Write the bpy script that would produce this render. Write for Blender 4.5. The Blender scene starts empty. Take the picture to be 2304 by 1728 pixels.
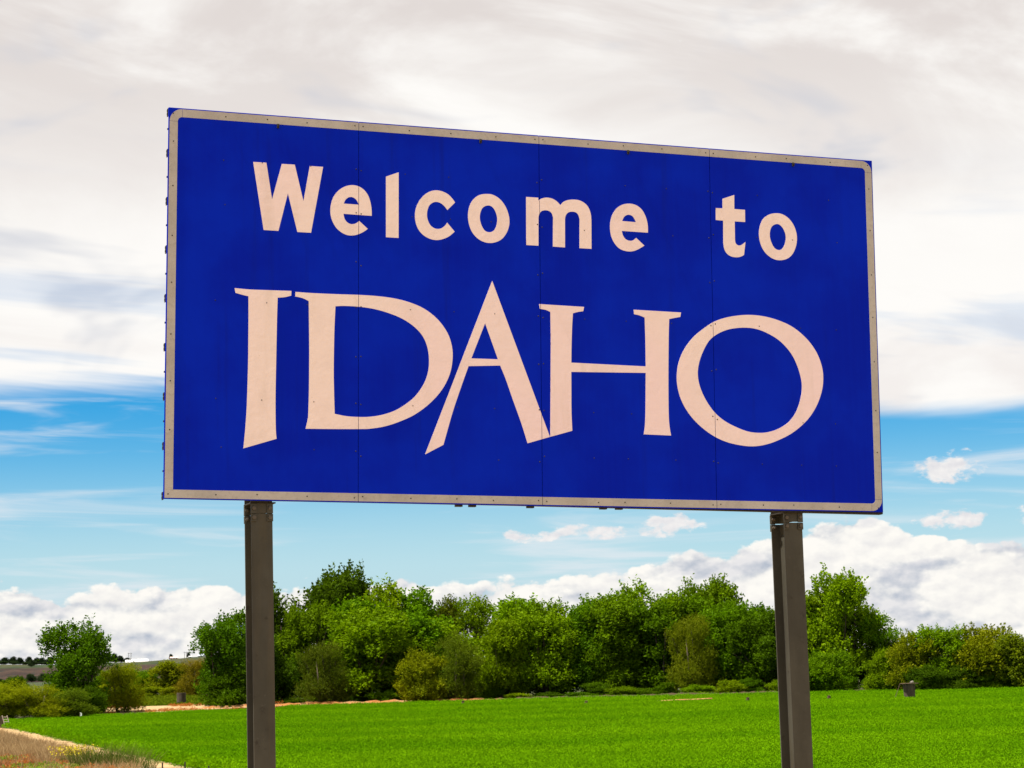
import bpy, bmesh, math, random
import numpy as np
from mathutils import Matrix, Vector

scene = bpy.context.scene
COL = scene.collection
PI = math.pi

# ---------------------------------------------------------------- camera
cam_data = bpy.data.cameras.new('camera')
cam_data.sensor_width = 36.0
cam_data.lens = 75.295
cam_data.clip_start = 0.1
cam_data.clip_end = 20000
cam_data.dof.use_dof = True
cam_data.dof.focus_distance = 13.6
cam_data.dof.aperture_fstop = 22.0
cam = bpy.data.objects.new('camera', cam_data)
COL.objects.link(cam)
cam.matrix_world = Matrix(((0.9995960, 0.0284218, 0.0, 0.0),
                           (0.0037021, -0.1302021, -0.9914806, 0.0),
                           (-0.0281796, 0.9910800, -0.1302548, 1.65),
                           (0, 0, 0, 1)))
scene.camera = cam

# ---------------------------------------------------------------- light and exposure
SUN_EL = math.radians(66)
SUN_H = Vector((-0.938, -0.347, 0)).normalized()     # horizontal direction towards the sun
EXPOSURE = 1.0
scene.view_settings.view_transform = 'Standard'
scene.view_settings.look = 'None'
scene.view_settings.exposure = EXPOSURE
scene.view_settings.gamma = 1.0
scene.view_settings.use_curve_mapping = False

to_sun = Vector((SUN_H.x * math.cos(SUN_EL), SUN_H.y * math.cos(SUN_EL), math.sin(SUN_EL)))
sun_data = bpy.data.lights.new('sun', 'SUN')
sun_data.energy = 5.0
sun_data.angle = math.radians(0.6)
sun_data.color = (1.0, 0.94, 0.84)
sun = bpy.data.objects.new('sun', sun_data)
COL.objects.link(sun)
sun.rotation_euler = to_sun.to_track_quat('Z', 'Y').to_euler()
sun.location = (-40, -20, 60)


class NB:
    """small helper to write shader maths"""
    def __init__(self, tree):
        self.t = tree

    def node(self, kind, **kw):
        n = self.t.nodes.new(kind)
        for k, v in kw.items():
            setattr(n, k, v)
        return n

    def put(self, sock, v):
        if hasattr(v, 'is_linked') or isinstance(v, bpy.types.NodeSocket):
            self.t.links.new(v, sock)
        else:
            sock.default_value = v

    def m(self, op, a, b=0.0, c=0.0, clamp=False):
        n = self.node('ShaderNodeMath', operation=op, use_clamp=clamp)
        self.put(n.inputs[0], a); self.put(n.inputs[1], b); self.put(n.inputs[2], c)
        return n.outputs[0]

    def add(self, a, b): return self.m('ADD', a, b)
    def sub(self, a, b): return self.m('SUBTRACT', a, b)
    def mul(self, a, b): return self.m('MULTIPLY', a, b)
    def mad(self, a, b, c): return self.m('MULTIPLY_ADD', a, b, c)

    def smooth(self, x, lo, hi, a=0.0, b=1.0):
        n = self.node('ShaderNodeMapRange', interpolation_type='SMOOTHSTEP')
        self.put(n.inputs[0], x); self.put(n.inputs[1], lo); self.put(n.inputs[2], hi)
        self.put(n.inputs[3], a); self.put(n.inputs[4], b)
        return n.outputs[0]

    def xyz(self, x, y, z=0.0):
        n = self.node('ShaderNodeCombineXYZ')
        self.put(n.inputs[0], x); self.put(n.inputs[1], y); self.put(n.inputs[2], z)
        return n.outputs[0]

    def noise(self, vec, scale=1.0, detail=4.0, rough=0.5, dist=0.0, dims='3D'):
        n = self.node('ShaderNodeTexNoise', noise_dimensions=dims)
        self.put(n.inputs['Vector'], vec)
        self.put(n.inputs['Scale'], scale); self.put(n.inputs['Detail'], detail)
        self.put(n.inputs['Roughness'], rough); self.put(n.inputs['Distortion'], dist)
        return n.outputs['Fac']

    def voro(self, vec, scale=1.0, detail=0.0, rough=0.5):
        n = self.node('ShaderNodeTexVoronoi', feature='F1', normalize=True, voronoi_dimensions='2D')
        self.put(n.inputs['Vector'], vec)
        self.put(n.inputs['Scale'], scale); self.put(n.inputs['Detail'], detail)
        self.put(n.inputs['Roughness'], rough)
        return n.outputs['Distance']

    def mix(self, fac, a, b, blend='MIX'):
        n = self.node('ShaderNodeMix', data_type='RGBA', blend_type=blend)
        self.put(n.inputs[0], fac)
        for s, v in ((n.inputs[6], a), (n.inputs[7], b)):
            if isinstance(v, (tuple, list)):
                s.default_value = (v[0], v[1], v[2], 1.0)
            else:
                self.t.links.new(v, s)
        return n.outputs[2]


# ---------------------------------------------------------------- sky
world = bpy.data.worlds.new('World')
scene.world = world
world.use_nodes = True
wt = world.node_tree
wt.nodes.clear()
W = NB(wt)
SKY_STRENGTH = 0.1
CS = 1.0 / (SKY_STRENGTH * 2.0 ** EXPOSURE)        # cloud radiance 1.0 = white in the picture


def cc(r, g, b): return (r * CS, g * CS, b * CS)


sky = W.node('ShaderNodeTexSky', sky_type='NISHITA')
sky.sun_disc = False
sky.sun_elevation = SUN_EL
sky.sun_rotation = math.atan2(SUN_H.x, SUN_H.y)
sky.altitude = 700
sky.air_density = 1.0
sky.dust_density = 0.3
sky.ozone_density = 3.0
tc = W.node('ShaderNodeTexCoord')
sep = W.node('ShaderNodeSeparateXYZ')
wt.links.new(tc.outputs['Generated'], sep.inputs[0])
el = W.mul(W.m('ARCSINE', sep.outputs[2]), 57.2958)
az = W.mul(W.m('ARCTAN2', sep.outputs[0], sep.outputs[1]), 57.2958)

hsv = W.node('ShaderNodeHueSaturation')
hsv.inputs['Hue'].default_value = 0.502
hsv.inputs['Saturation'].default_value = 1.8
hsv.inputs['Value'].default_value = 0.62
wt.links.new(sky.outputs[0], hsv.inputs['Color'])
col = hsv.outputs[0]
# paler air towards the horizon
col = W.mix(W.smooth(el, 6.0, 0.5, 0.0, 0.9), col, cc(0.49, 0.70, 0.84))

# thin streaks of cirrus in the open blue
ci = W.noise(W.xyz(W.mad(az, 0.12, 33.1), W.mad(el, 1.5, W.mul(az, 0.03))), 1.0, 5.0, 0.55, 0.4, '2D')
cim = W.mul(W.smooth(ci, 0.47, 0.78), 0.7)
col = W.mix(cim, col, cc(0.80, 0.84, 0.88))

# high cloud deck: a broken edge about seven degrees up, streaked, with greyer and bluer thin places
st = W.noise(W.xyz(W.mad(az, 0.045, 9.3), W.mad(el, 0.40, W.mul(az, 0.03))), 1.0, 5.0, 0.55, 0.35, '2D')
st2 = W.noise(W.xyz(W.mad(az, 0.10, 52.7), W.mad(el, 0.26, W.mul(az, 0.05))), 1.0, 6.0, 0.56, 0.35, '2D')
edge = W.mad(az, -0.045, 6.95)
over = W.sub(el, edge)
deck = W.smooth(W.add(over, W.mul(W.sub(st, 0.5), 1.9)), -0.25, 0.55)
thin = W.mul(W.smooth(st, 0.48, 0.36), W.smooth(over, 8.0, 0.0))
deck = W.mul(deck, W.mad(thin, -0.30, 1.0))
dcol = W.mix(W.smooth(st2, 0.28, 0.50), cc(0.91, 0.87, 0.845), cc(1.0, 0.98, 0.95))
top = W.mul(W.smooth(el, 9.0, 17.5), W.smooth(st2, 0.72, 0.42))
dcol = W.mix(top, dcol, cc(0.76, 0.705, 0.68))
blu = W.noise(W.xyz(W.mad(az, 0.10, 31.0), W.mul(el, 0.25)), 1.0, 4.0, 0.6, 0.4, '2D')
dcol = W.mix(W.mul(W.smooth(blu, 0.54, 0.72), 0.6), dcol, cc(0.58, 0.61, 0.69))
col = W.mix(deck, col, dcol)


def billow(du, dv, seed, sc):
    u = W.mad(az, 0.75 * sc, seed + du * 0.75 * sc)
    v = W.mad(el, 1.15 * sc, dv * 1.15 * sc)
    p = W.xyz(u, v)
    return W.add(W.mul(W.sub(1.0, W.voro(p, 1.0, 4.0, 0.5)), 0.68), W.mul(W.noise(p, 0.5, 5.0, 0.55, 0.0, '2D'), 0.32))


def cumulus(col, density, b0, b1, lit, shade, k=3.2, soft=0.16, base=0.52):
    mask = W.smooth(density, 0.0, soft)
    sh = W.m('MULTIPLY_ADD', W.sub(b0, b1), k, base, clamp=True)
    c = W.mix(sh, shade, lit)
    return W.mix(mask, col, c)


# far bank of cumulus standing on the horizon, with a taller head to the right
low = W.noise(W.xyz(W.mad(az, 0.16, 7.7), 0.0), 1.0, 2.0, 0.5, 0.0, '2D')
bump = W.m('POWER', 2.718, W.mul(W.m('POWER', W.mul(W.sub(az, 8.3), 0.21), 2.0), -1.0))
topline = W.add(W.mad(low, 1.2, 1.6), W.mul(bump, 1.25))
b0 = billow(0, 0, 101.0, 1.0)
b1 = billow(-0.10, 0.16, 101.0, 1.0)
gap = W.noise(W.xyz(W.mad(az, 0.30, 55.0), W.mul(el, 1.3)), 1.0, 4.0, 0.55, 0.2, '2D')
gapm = W.mul(W.smooth(gap, 0.52, 0.68), W.smooth(el, 2.0, 1.0))
dens = W.add(W.mul(W.sub(topline, el), 0.62), W.mul(W.sub(b0, 0.62), 1.5))
dens = W.sub(dens, W.mul(gapm, 0.9))
big = W.noise(W.xyz(W.mad(az, 0.35, 5.0), W.mad(el, 1.0, 3.0)), 1.0, 3.0, 0.5, 0.0, '2D')
cshade = W.mix(W.smooth(big, 0.39, 0.54), cc(0.47, 0.52, 0.61), cc(0.83, 0.815, 0.81))
clit = W.mix(W.smooth(big, 0.33, 0.46), cc(0.82, 0.81, 0.82), cc(1.0, 0.975, 0.92))
col = cumulus(col, dens, b0, b1, clit, cshade, 5.2, 0.10, 0.70)

# small fair-weather clouds
b2 = billow(0, 0, 221.0, 2.2)
b3 = billow(-0.06, 0.10, 221.0, 2.2)
small = None
for (ca, ce, wa, we) in ((11.5, 4.80, 0.95, 0.42), (4.0, 3.60, 1.0, 0.30), (2.0, 3.48, 1.0, 0.22), (0.4, 3.40, 0.9, 0.18),
                         (11.4, 3.48, 1.15, 0.26), (13.9, 3.62, 0.75, 0.42),
                         (-17.0, 4.2, 1.0, 0.35), (19.5, 4.6, 1.2, 0.40)):
    dx = W.mul(W.sub(az, ca), 1.0 / wa)
    dy = W.mul(W.sub(el, ce), 1.0 / we)
    v = W.sub(1.0, W.add(W.mul(dx, dx), W.mul(dy, dy)))
    small = v if small is None else W.m('MAXIMUM', small, v)
wisp = W.noise(W.xyz(W.mad(az, 1.3, 71.0), W.mul(el, 2.6)), 1.0, 6.0, 0.60, 0.12, '2D')
dens2 = W.add(W.mul(W.m('MAXIMUM', small, -1.0), 0.62), W.add(W.mul(W.sub(b2, 0.60), 0.8), W.mul(W.sub(wisp, 0.52), 2.6)))
col = cumulus(col, dens2, b2, b3, cc(0.93, 0.91, 0.89), cc(0.70, 0.70, 0.75), 2.4, 0.55, 0.62)

bg = W.node('ShaderNodeBackground')
wt.links.new(col, bg.inputs[0])
bg.inputs[1].default_value = SKY_STRENGTH
wo = W.node('ShaderNodeOutputWorld')
wt.links.new(bg.outputs[0], wo.inputs[0])
world.cycles.sampling_method = 'MANUAL'
world.cycles.sample_map_resolution = 512

# ---------------------------------------------------------------- helpers
rng = np.random.default_rng(7)
random.seed(7)
MATS = {}


def material(name, build):
    if name in MATS:
        return MATS[name]
    m = bpy.data.materials.new(name)
    m.use_nodes = True
    m.node_tree.nodes.clear()
    b = NB(m.node_tree)
    out = b.node('ShaderNodeOutputMaterial')
    build(b, out)
    MATS[name] = m
    return m


def principled(b, out, color, rough=0.7, bump=None, bump_strength=0.3, bump_dist=0.01, spec=0.3, metallic=0.0):
    p = b.node('ShaderNodeBsdfPrincipled')
    if isinstance(color, (tuple, list)):
        p.inputs['Base Color'].default_value = (*color, 1)
    else:
        b.t.links.new(color, p.inputs['Base Color'])
    b.put(p.inputs['Roughness'], rough)
    p.inputs['Specular IOR Level'].default_value = spec
    p.inputs['Metallic'].default_value = metallic
    if bump is not None:
        bn = b.node('ShaderNodeBump')
        bn.inputs['Strength'].default_value = bump_strength
        bn.inputs['Distance'].default_value = bump_dist
        b.t.links.new(bump, bn.inputs['Height'])
        b.t.links.new(bn.outputs[0], p.inputs['Normal'])
    b.t.links.new(p.outputs[0], out.inputs[0])
    return p


def objco(b):
    return b.node('ShaderNodeTexCoord').outputs['Object']


def scaled(b, vec, x, y, z):
    n = b.node('ShaderNodeVectorMath', operation='MULTIPLY')
    b.t.links.new(vec, n.inputs[0])
    n.inputs[1].default_value = (x, y, z)
    return n.outputs[0]


def mottled(name, c1, c2, scale=1.0, rough=0.8, bump=0.3, stretch=(1, 1, 1), detail=6.0, lo=0.35, hi=0.65, bdist=0.02, spec=0.2):
    def build(b, out):
        v = scaled(b, objco(b), *stretch)
        n = b.noise(v, scale, detail, 0.6)
        n2 = b.noise(v, scale * 4.7, detail, 0.6)
        c = b.mix(b.smooth(b.add(b.mul(n, 0.65), b.mul(n2, 0.35)), lo, hi), c1, c2)
        principled(b, out, c, rough, n2, bump, bdist, spec)
    return material(name, build)


def tag(o, label=None, cat=None, group=None, kind=None):
    if label: o['label'] = label
    if cat: o['category'] = cat
    if group: o['group'] = group
    if kind: o['kind'] = kind
    return o


def link(name, me, mat=None, parent=None, loc=(0, 0, 0)):
    o = bpy.data.objects.new(name, me)
    COL.objects.link(o)
    if mat is not None and me is not None and len(me.materials) == 0:
        me.materials.append(mat)
    o.parent = parent
    o.location = loc
    return o


def empty(name, loc=(0, 0, 0), rz=0.0):
    o = bpy.data.objects.new(name, None)
    o.empty_display_size = 0.3
    COL.objects.link(o)
    o.location = loc
    o.rotation_euler = (0, 0, rz)
    return o


def mesh_np(name, verts, faces, k, smooth=False):
    """mesh from numpy arrays; faces is an (n, k) index array"""
    me = bpy.data.meshes.new(name)
    verts = np.asarray(verts, dtype=np.float32)
    faces = np.asarray(faces, dtype=np.int32)
    me.vertices.add(len(verts))
    me.vertices.foreach_set('co', verts.ravel())
    me.loops.add(faces.size)
    me.loops.foreach_set('vertex_index', faces.ravel())
    me.polygons.add(len(faces))
    me.polygons.foreach_set('loop_start', np.arange(0, faces.size, k, dtype=np.int32))
    me.update(calc_edges=True)
    if smooth:
        me.polygons.foreach_set('use_smooth', np.ones(len(faces), dtype=bool))
    return me


class MB:
    """collects boxes, tubes and prisms into one mesh"""
    def __init__(self):
        self.v = []; self.f = []

    def add(self, vs, fs):
        o = len(self.v)
        self.v += [tuple(p) for p in vs]
        self.f += [tuple(i + o for i in q) for q in fs]
        return self

    def box(self, x0, x1, y0, y1, z0, z1, fn=None):
        vs = [(x0, y0, z0), (x1, y0, z0), (x1, y1, z0), (x0, y1, z0), (x0, y0, z1), (x1, y0, z1), (x1, y1, z1), (x0, y1, z1)]
        if fn: vs = [fn(*p) for p in vs]
        return self.add(vs, [(0, 3, 2, 1), (4, 5, 6, 7), (0, 1, 5, 4), (1, 2, 6, 5), (2, 3, 7, 6), (3, 0, 4, 7)])

    def tube(self, pts, radii, n=8, cap=True):
        pts = [Vector(p) for p in pts]
        rings = []
        vs = []
        for i, p in enumerate(pts):
            d = (pts[min(i + 1, len(pts) - 1)] - pts[max(i - 1, 0)])
            d = d.normalized() if d.length > 1e-9 else Vector((0, 0, 1))
            a = d.orthogonal().normalized()
            if abs(d.z) < 0.99:
                a = d.cross(Vector((0, 0, 1))).normalized()
            else:
                a = Vector((1, 0, 0)); a = (a - d * a.dot(d)).normalized()
            c = d.cross(a)
            r = radii[i] if isinstance(radii, (list, tuple)) else radii
            vs += [p + (a * math.cos(2 * PI * j / n) + c * math.sin(2 * PI * j / n)) * r for j in range(n)]
        fs = []
        for i in range(len(pts) - 1):
            for j in range(n):
                fs.append((i * n + j, i * n + (j + 1) % n, (i + 1) * n + (j + 1) % n, (i + 1) * n + j))
        if cap:
            fs.append(tuple(range(n))[::-1])
            fs.append(tuple((len(pts) - 1) * n + j for j in range(n)))
        return self.add(vs, fs)

    def build(self, name, mat, parent=None, bevel=0.0, smooth=False, loc=(0, 0, 0)):
        me = bpy.data.meshes.new(name)
        me.from_pydata(self.v, [], self.f)
        bm = bmesh.new(); bm.from_mesh(me)
        bmesh.ops.recalc_face_normals(bm, faces=bm.faces)
        bm.to_mesh(me); bm.free()
        if smooth:
            for p in me.polygons: p.use_smooth = True
        o = link(name, me, mat, parent, loc)
        if bevel:
            b = o.modifiers.new('bevel', 'BEVEL'); b.width = bevel; b.segments = 2; b.limit_method = 'ANGLE'
        return o


def wob(x, y, s=1.0):
    return (math.sin(x * 0.37 * s + 1.3) * math.cos(y * 0.29 * s - 0.7) + 0.5 * math.sin(x * 0.91 * s + y * 0.63 * s) + 0.35 * math.sin(y * 1.7 * s - x * 1.3 * s)) / 1.85


def sstep(x, a, b):
    t = min(max((x - a) / (b - a), 0.0), 1.0)
    return t * t * (3 - 2 * t)


FIELD_Z = -1.6


def ground_z(x, y):
    """roadside shoulder round the camera and the sign, dropping to the level of the fields"""
    d = y + 0.25 * x if y > 0 else 0
    return FIELD_Z * sstep(d, 18, 36) + 0.04 * wob(x, y, 0.5) * (1 - sstep(d, 30, 40))


# ---------------------------------------------------------------- ground sheet
def spaced(lo, hi, n, k):
    t = np.linspace(-1, 1, n)
    s = np.sinh(t * k) / math.sinh(k)
    return np.where(s < 0, -s * lo, s * hi)


gx = spaced(-7000, 7000, 161, 7.0)
gy = spaced(-3000, 9000, 201, 7.0) + 20.0
GX, GY = np.meshgrid(gx, gy)
gv = [(x, y, ground_z(x, y)) for x, y in zip(GX.ravel(), GY.ravel())]
nx, ny = len(gx), len(gy)
ii = (np.arange(ny - 1)[:, None] * nx + np.arange(nx - 1)[None, :]).ravel()
gf = np.stack([ii, ii + 1, ii + 1 + nx, ii + nx], 1)


def m_ground(b, out):
    v = objco(b)
    sepn = b.node('ShaderNodeSeparateXYZ'); b.t.links.new(v, sepn.inputs[0])
    n1 = b.noise(v, 0.25, 6, 0.6); n2 = b.noise(v, 3.1, 6, 0.65); n3 = b.noise(v, 0.02, 4, 0.5)
    near = b.mix(b.smooth(n2, 0.35, 0.65), (0.26, 0.18, 0.095), (0.36, 0.26, 0.145))
    near = b.mix(b.mul(b.smooth(n1, 0.5, 0.62), 0.6), near, (0.22, 0.20, 0.07))
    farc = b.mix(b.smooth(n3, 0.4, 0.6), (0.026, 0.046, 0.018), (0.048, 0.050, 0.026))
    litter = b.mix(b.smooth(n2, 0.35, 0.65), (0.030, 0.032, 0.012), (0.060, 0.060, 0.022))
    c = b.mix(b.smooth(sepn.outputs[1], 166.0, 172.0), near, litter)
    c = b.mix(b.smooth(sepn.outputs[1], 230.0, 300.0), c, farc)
    principled(b, out, c, 0.95, n2, 0.5, 0.05, 0.1)


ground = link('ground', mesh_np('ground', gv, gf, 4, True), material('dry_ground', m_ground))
tag(ground, kind='structure')


def sheet(name, poly, mat, step, lift, bumpy=0.0, jitter=0.0, kind='structure'):
    """a flat-lying sheet over the ground, outline poly, cut into a grid so that it follows the ground"""
    bm = bmesh.new()
    pts = []
    for i in range(len(poly)):
        a = Vector(poly[i]); c = Vector(poly[(i + 1) % len(poly)])
        n = max(1, int((c - a).length / step))
        for k in range(n):
            p = a.lerp(c, k / n)
            pts.append((p.x + jitter * wob(p.x * 3.1, p.y * 2.3), p.y + jitter * wob(p.y * 2.7 + 5, p.x * 3.3)))
    vs = [bm.verts.new((x, y, 0)) for x, y in pts]
    bm.faces.new(vs)
    xs = [p[0] for p in pts]; ys = [p[1] for p in pts]
    for ax, lo, hi in ((0, min(xs), max(xs)), (1, min(ys), max(ys))):
        n = int((hi - lo) / step)
        for k in range(1, n):
            co = [0, 0, 0]; co[ax] = lo + (hi - lo) * k / n
            no = [0, 0, 0]; no[ax] = 1
            bmesh.ops.bisect_plane(bm, geom=bm.verts[:] + bm.edges[:] + bm.faces[:], plane_co=co, plane_no=no)
    bmesh.ops.triangulate(bm, faces=[f for f in bm.faces if len(f.verts) > 4])
    for v in bm.verts:
        v.co.z = ground_z(v.co.x, v.co.y) + lift + bumpy * wob(v.co.x * 2.0, v.co.y * 2.0)
    bmesh.ops.recalc_face_normals(bm, faces=bm.faces)
    me = bpy.data.meshes.new(name)
    bm.to_mesh(me); bm.free()
    if me.polygons and me.polygons[0].normal.z < 0:
        me.flip_normals()
    for p in me.polygons: p.use_smooth = True
    return tag(link(name, me, mat), kind=kind)


FIELD = [(-1.1, 44), (70, 44), (80, 168), (41, 174), (30, 180), (18, 184), (5, 187), (-22, 187), (-28, 185.5), (-33, 180), (-38.9, 177), (-41.5, 163), (-37, 150), (-33.3, 143.2)]
BACKFIELD = [(-38, 207), (-27, 209), (-26, 240), (-32, 300), (-92, 300), (-70, 230)]
TRACK = [(-1.5, 44), (-33.7, 143.2), (-37.5, 150.5), (-39.5, 150), (-36.0, 141.5), (-4.2, 44)]
BARE = [(-41, 179), (-33.2, 181), (-28, 186.2), (-21, 188), (-20, 191), (-25, 199), (-27, 208), (-38, 206.5), (-39, 196)]


def m_soil(b, out):
    v = objco(b)
    n1 = b.noise(v, 0.9, 6, 0.65); n2 = b.noise(v, 6.0, 6, 0.65)
    c = b.mix(b.smooth(n1, 0.3, 0.7), (0.28, 0.185, 0.085), (0.42, 0.29, 0.15))
    c = b.mix(b.mul(b.smooth(n2, 0.55, 0.7), 0.5), c, (0.17, 0.11, 0.055))
    principled(b, out, c, 0.95, n2, 0.6, 0.06, 0.1)


M_SOIL = material('pale_soil', m_soil)
M_FIELD = mottled('crop_floor', (0.035, 0.095, 0.002), (0.055, 0.125, 0.003), 2.0, 0.9, 0.5)
M_BACK = mottled('back_crop_floor', (0.045, 0.070, 0.006), (0.060, 0.090, 0.008), 2.0, 0.9, 0.5)
field = sheet('crop_field', FIELD, M_FIELD, 4.0, 0.02)
backfield = sheet('far_crop_field', BACKFIELD, M_BACK, 6.0, 0.02)
track = sheet('dirt_track', TRACK, M_SOIL, 1.5, 0.03, 0.02, 0.5)
bare = sheet('bare_earth', BARE, M_SOIL, 3.0, 0.035, 0.04, 0.6)
for v in bare.data.vertices:                                   # a low rise
    v.co.z += 0.42 * sstep(v.co.y, 181, 192) * (1 - sstep(v.co.y, 202, 207))

# low earth bank between the crop and the trees
def m_bank(b, out):
    v = objco(b)
    n1 = b.noise(v, 0.35, 5, 0.6); n2 = b.noise(v, 4.0, 6, 0.65)
    sepn = b.node('ShaderNodeSeparateXYZ'); b.t.links.new(v, sepn.inputs[0])
    c = b.mix(b.smooth(n2, 0.35, 0.65), (0.22, 0.075, 0.018), (0.34, 0.15, 0.05))
    c = b.mix(b.mul(b.smooth(n1, 0.45, 0.6), 0.5), c, (0.30, 0.21, 0.11))
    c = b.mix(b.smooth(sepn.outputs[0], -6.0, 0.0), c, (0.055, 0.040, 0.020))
    principled(b, out, c, 0.95, n2, 0.6, 0.05, 0.1)


bpts = [(-30, 188.4, .36), (-24, 189.2, .55), (-16, 189.4, .55), (-8, 189.4, .52), (0, 189.2, .45), (8, 188.2, .45), (16, 186.2, .45), (24, 183.6, .46), (31, 180.6, .4), (42, 175, .35)]
prof = [(-1.5, -0.05), (-1.0, 0.45), (-0.4, 0.9), (0.3, 1.0), (1.0, 0.7), (2.0, -0.05)]
bv = []; bf = []
N = 180
for i in range(N):
    t = i / (N - 1) * (len(bpts) - 1); k = min(int(t), len(bpts) - 2); u = t - k
    x, y, h = [bpts[k][j] * (1 - u) + bpts[k + 1][j] * u for j in range(3)]
    h *= 1 + 0.22 * wob(x * 6, i * 1.7)
    for (dy, dh) in prof:
        bv.append((x, y + dy + 0.2 * wob(x * 3, dy * 5), FIELD_Z + dh * h + 0.04 * wob(x * 9, dy * 9) * (dh > 0)))
P_ = len(prof)
for i in range(N - 1):
    for j in range(P_ - 1):
        a = i * P_ + j
        bf.append((a, a + P_, a + P_ + 1, a + 1))
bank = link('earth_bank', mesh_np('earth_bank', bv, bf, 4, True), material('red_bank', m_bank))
tag(bank, kind='structure')

# ---------------------------------------------------------------- far hill
hv = []
az_list = np.linspace(-42, 42, 240)
rows = [(2150, 0.0), (2300, 0.16), (2450, 0.42), (2600, 0.70), (2720, 0.88), (2800, 0.965), (2900, 1.0), (3200, 1.0), (3800, 0.97), (5200, 0.9), (6500, 0.5), (7500, 0.0)]


def ridge(a):
    pts = [(-42, 24), (-25, 22), (-16, 22), (-13.5, 22.5), (-12.4, 20.5), (-10.7, 20.4), (-10.2, 20.8), (-9.4, 22.2), (-8.6, 25.2), (-7.5, 26.5), (-3, 20), (2, 4), (25, 3), (42, 6)]
    return float(np.interp(a, [p[0] for p in pts], [p[1] for p in pts]))


def hill_z(a, r):
    h = float(np.interp(r, [q[0] for q in rows], [q[1] for q in rows]))
    mid = 4 * h * (1 - h)
    n = 2.2 * mid * (math.sin(a * 7.3 + r * 0.004) + 0.7 * math.sin(a * 17.1 + r * 0.011) + 0.4 * math.sin(a * 41 + 1.0))
    return FIELD_Z - 0.3 + h * (ridge(a) - FIELD_Z) + n * 0.45


for r, h in rows:
    for a in az_list:
        d = r / math.cos(math.radians(a))if abs(a) < 20 else r
        hv.append((math.sin(math.radians(a)) * d, math.cos(math.radians(a)) * d, hill_z(a, r)))
na = len(az_list)
hi_ = (np.arange(len(rows) - 1)[:, None] * na + np.arange(na - 1)[None, :]).ravel()
hf = np.stack([hi_, hi_ + 1, hi_ + 1 + na, hi_ + na], 1)


def m_hill(b, out):
    v = objco(b)
    sepn = b.node('ShaderNodeSeparateXYZ'); b.t.links.new(v, sepn.inputs[0])
    n1 = b.noise(scaled(b, v, 1, 0.35, 2.5), 0.03, 8, 0.68)
    n2 = b.noise(scaled(b, v, 1, 0.35, 2.5), 0.12, 6, 0.7)
    slope = b.mix(b.smooth(n1, 0.4, 0.6), (0.030, 0.019, 0.016), (0.052, 0.032, 0.024))
    slope = b.mix(b.mul(b.smooth(n2, 0.50, 0.60), 0.9), slope, (0.014, 0.019, 0.016))
    topc = b.mix(b.smooth(n1, 0.42, 0.58), (0.026, 0.040, 0.018), (0.048, 0.050, 0.024))
    hgt = b.add(sepn.outputs[2], b.mul(b.sub(n1, 0.5), 6.0))
    c = b.mix(b.smooth(hgt, 13.5, 16.5), slope, topc)
    principled(b, out, c, 0.95, n2, 0.6, 1.0, 0.05)


hill = link('hill', mesh_np('hill', hv, hf, 4, True), material('dry_hillside', m_hill))
tag(hill, kind='structure')

# ---------------------------------------------------------------- welcome sign
SW, SH = 4.8768, 2.4384
SIN, COS = 0.0209, 0.99978
SIGN_LOC = (0.1792, 13.7242, 0.0)
SIGN_YAW = math.radians(18.6618)
BOTTOM = 2.70978
SEAMS = [0.0, 1.2158, 2.4335, 3.6510, SW]


def sp(s, t, d):
    """point of the board (s to the right, t up, d back) in the sign's own space"""
    return (-SW / 2 + s * COS + t * SIN, d, BOTTOM - s * SIN + t * COS)


def m_blue(b, out):
    v = objco(b)
    streak = b.noise(scaled(b, v, 38.0, 1, 0.5), 1.0, 4, 0.6)
    blot = b.noise(v, 1.6, 5, 0.55)
    spk = b.noise(v, 55.0, 2, 0.5)
    c = b.mix(b.smooth(blot, 0.35, 0.65), (0.0000, 0.0100, 0.40), (0.0000, 0.0170, 0.49))
    c = b.mix(b.mul(b.smooth(streak, 0.40, 0.64), 0.12), c, (0.0000, 0.020, 0.52))
    run = b.noise(scaled(b, v, 9.0, 1, 0.35), 1.0, 5, 0.65)
    c = b.mix(b.mul(b.smooth(run, 0.56, 0.72), 0.22), c, (0.004, 0.006, 0.11))
    c = b.mix(b.mul(b.smooth(spk, 0.80, 0.86), 0.5), c, (0.10, 0.16, 0.30))
    c = b.mix(b.mul(b.smooth(b.noise(v, 26.0, 2, 0.5), 0.76, 0.82), 0.6), c, (0.008, 0.008, 0.04))
    principled(b, out, c, b.mad(streak, 0.05, 0.5), b.noise(v, 3.0, 3, 0.5), 0.05, 0.01, 0.05)


def m_letter(b, out):
    v = objco(b)
    n1 = b.noise(v, 4.0, 5, 0.6); n2 = b.noise(scaled(b, v, 1, 1, 8), 24.0, 3, 0.6)
    big = b.noise(v, 0.5, 2, 0.5)
    c = b.mix(b.smooth(big, 0.40, 0.60), (0.86, 0.67, 0.70), (0.86, 0.705, 0.68))
    c = b.mix(b.mul(b.smooth(n1, 0.46, 0.70), 0.22), c, (0.68, 0.55, 0.53))
    c = b.mix(b.mul(b.smooth(n2, 0.45, 0.65), 0.10), c, (0.72, 0.58, 0.55))
    sp_ = b.noise(v, 34.0, 2, 0.5)
    c = b.mix(b.mul(b.smooth(sp_, 0.76, 0.80), 0.5), c, (0.40, 0.32, 0.25))
    grime = b.noise(scaled(b, v, 7.0, 1, 0.8), 1.0, 5, 0.65)
    c = b.mix(b.mul(b.smooth(grime, 0.52, 0.72), 0.28), c, (0.62, 0.50, 0.42))
    wr = b.noise(v, 14.0, 3, 0.6, 0.6)
    principled(b, out, c, 0.5, wr, 0.14, 0.006, 0.3)


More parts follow.
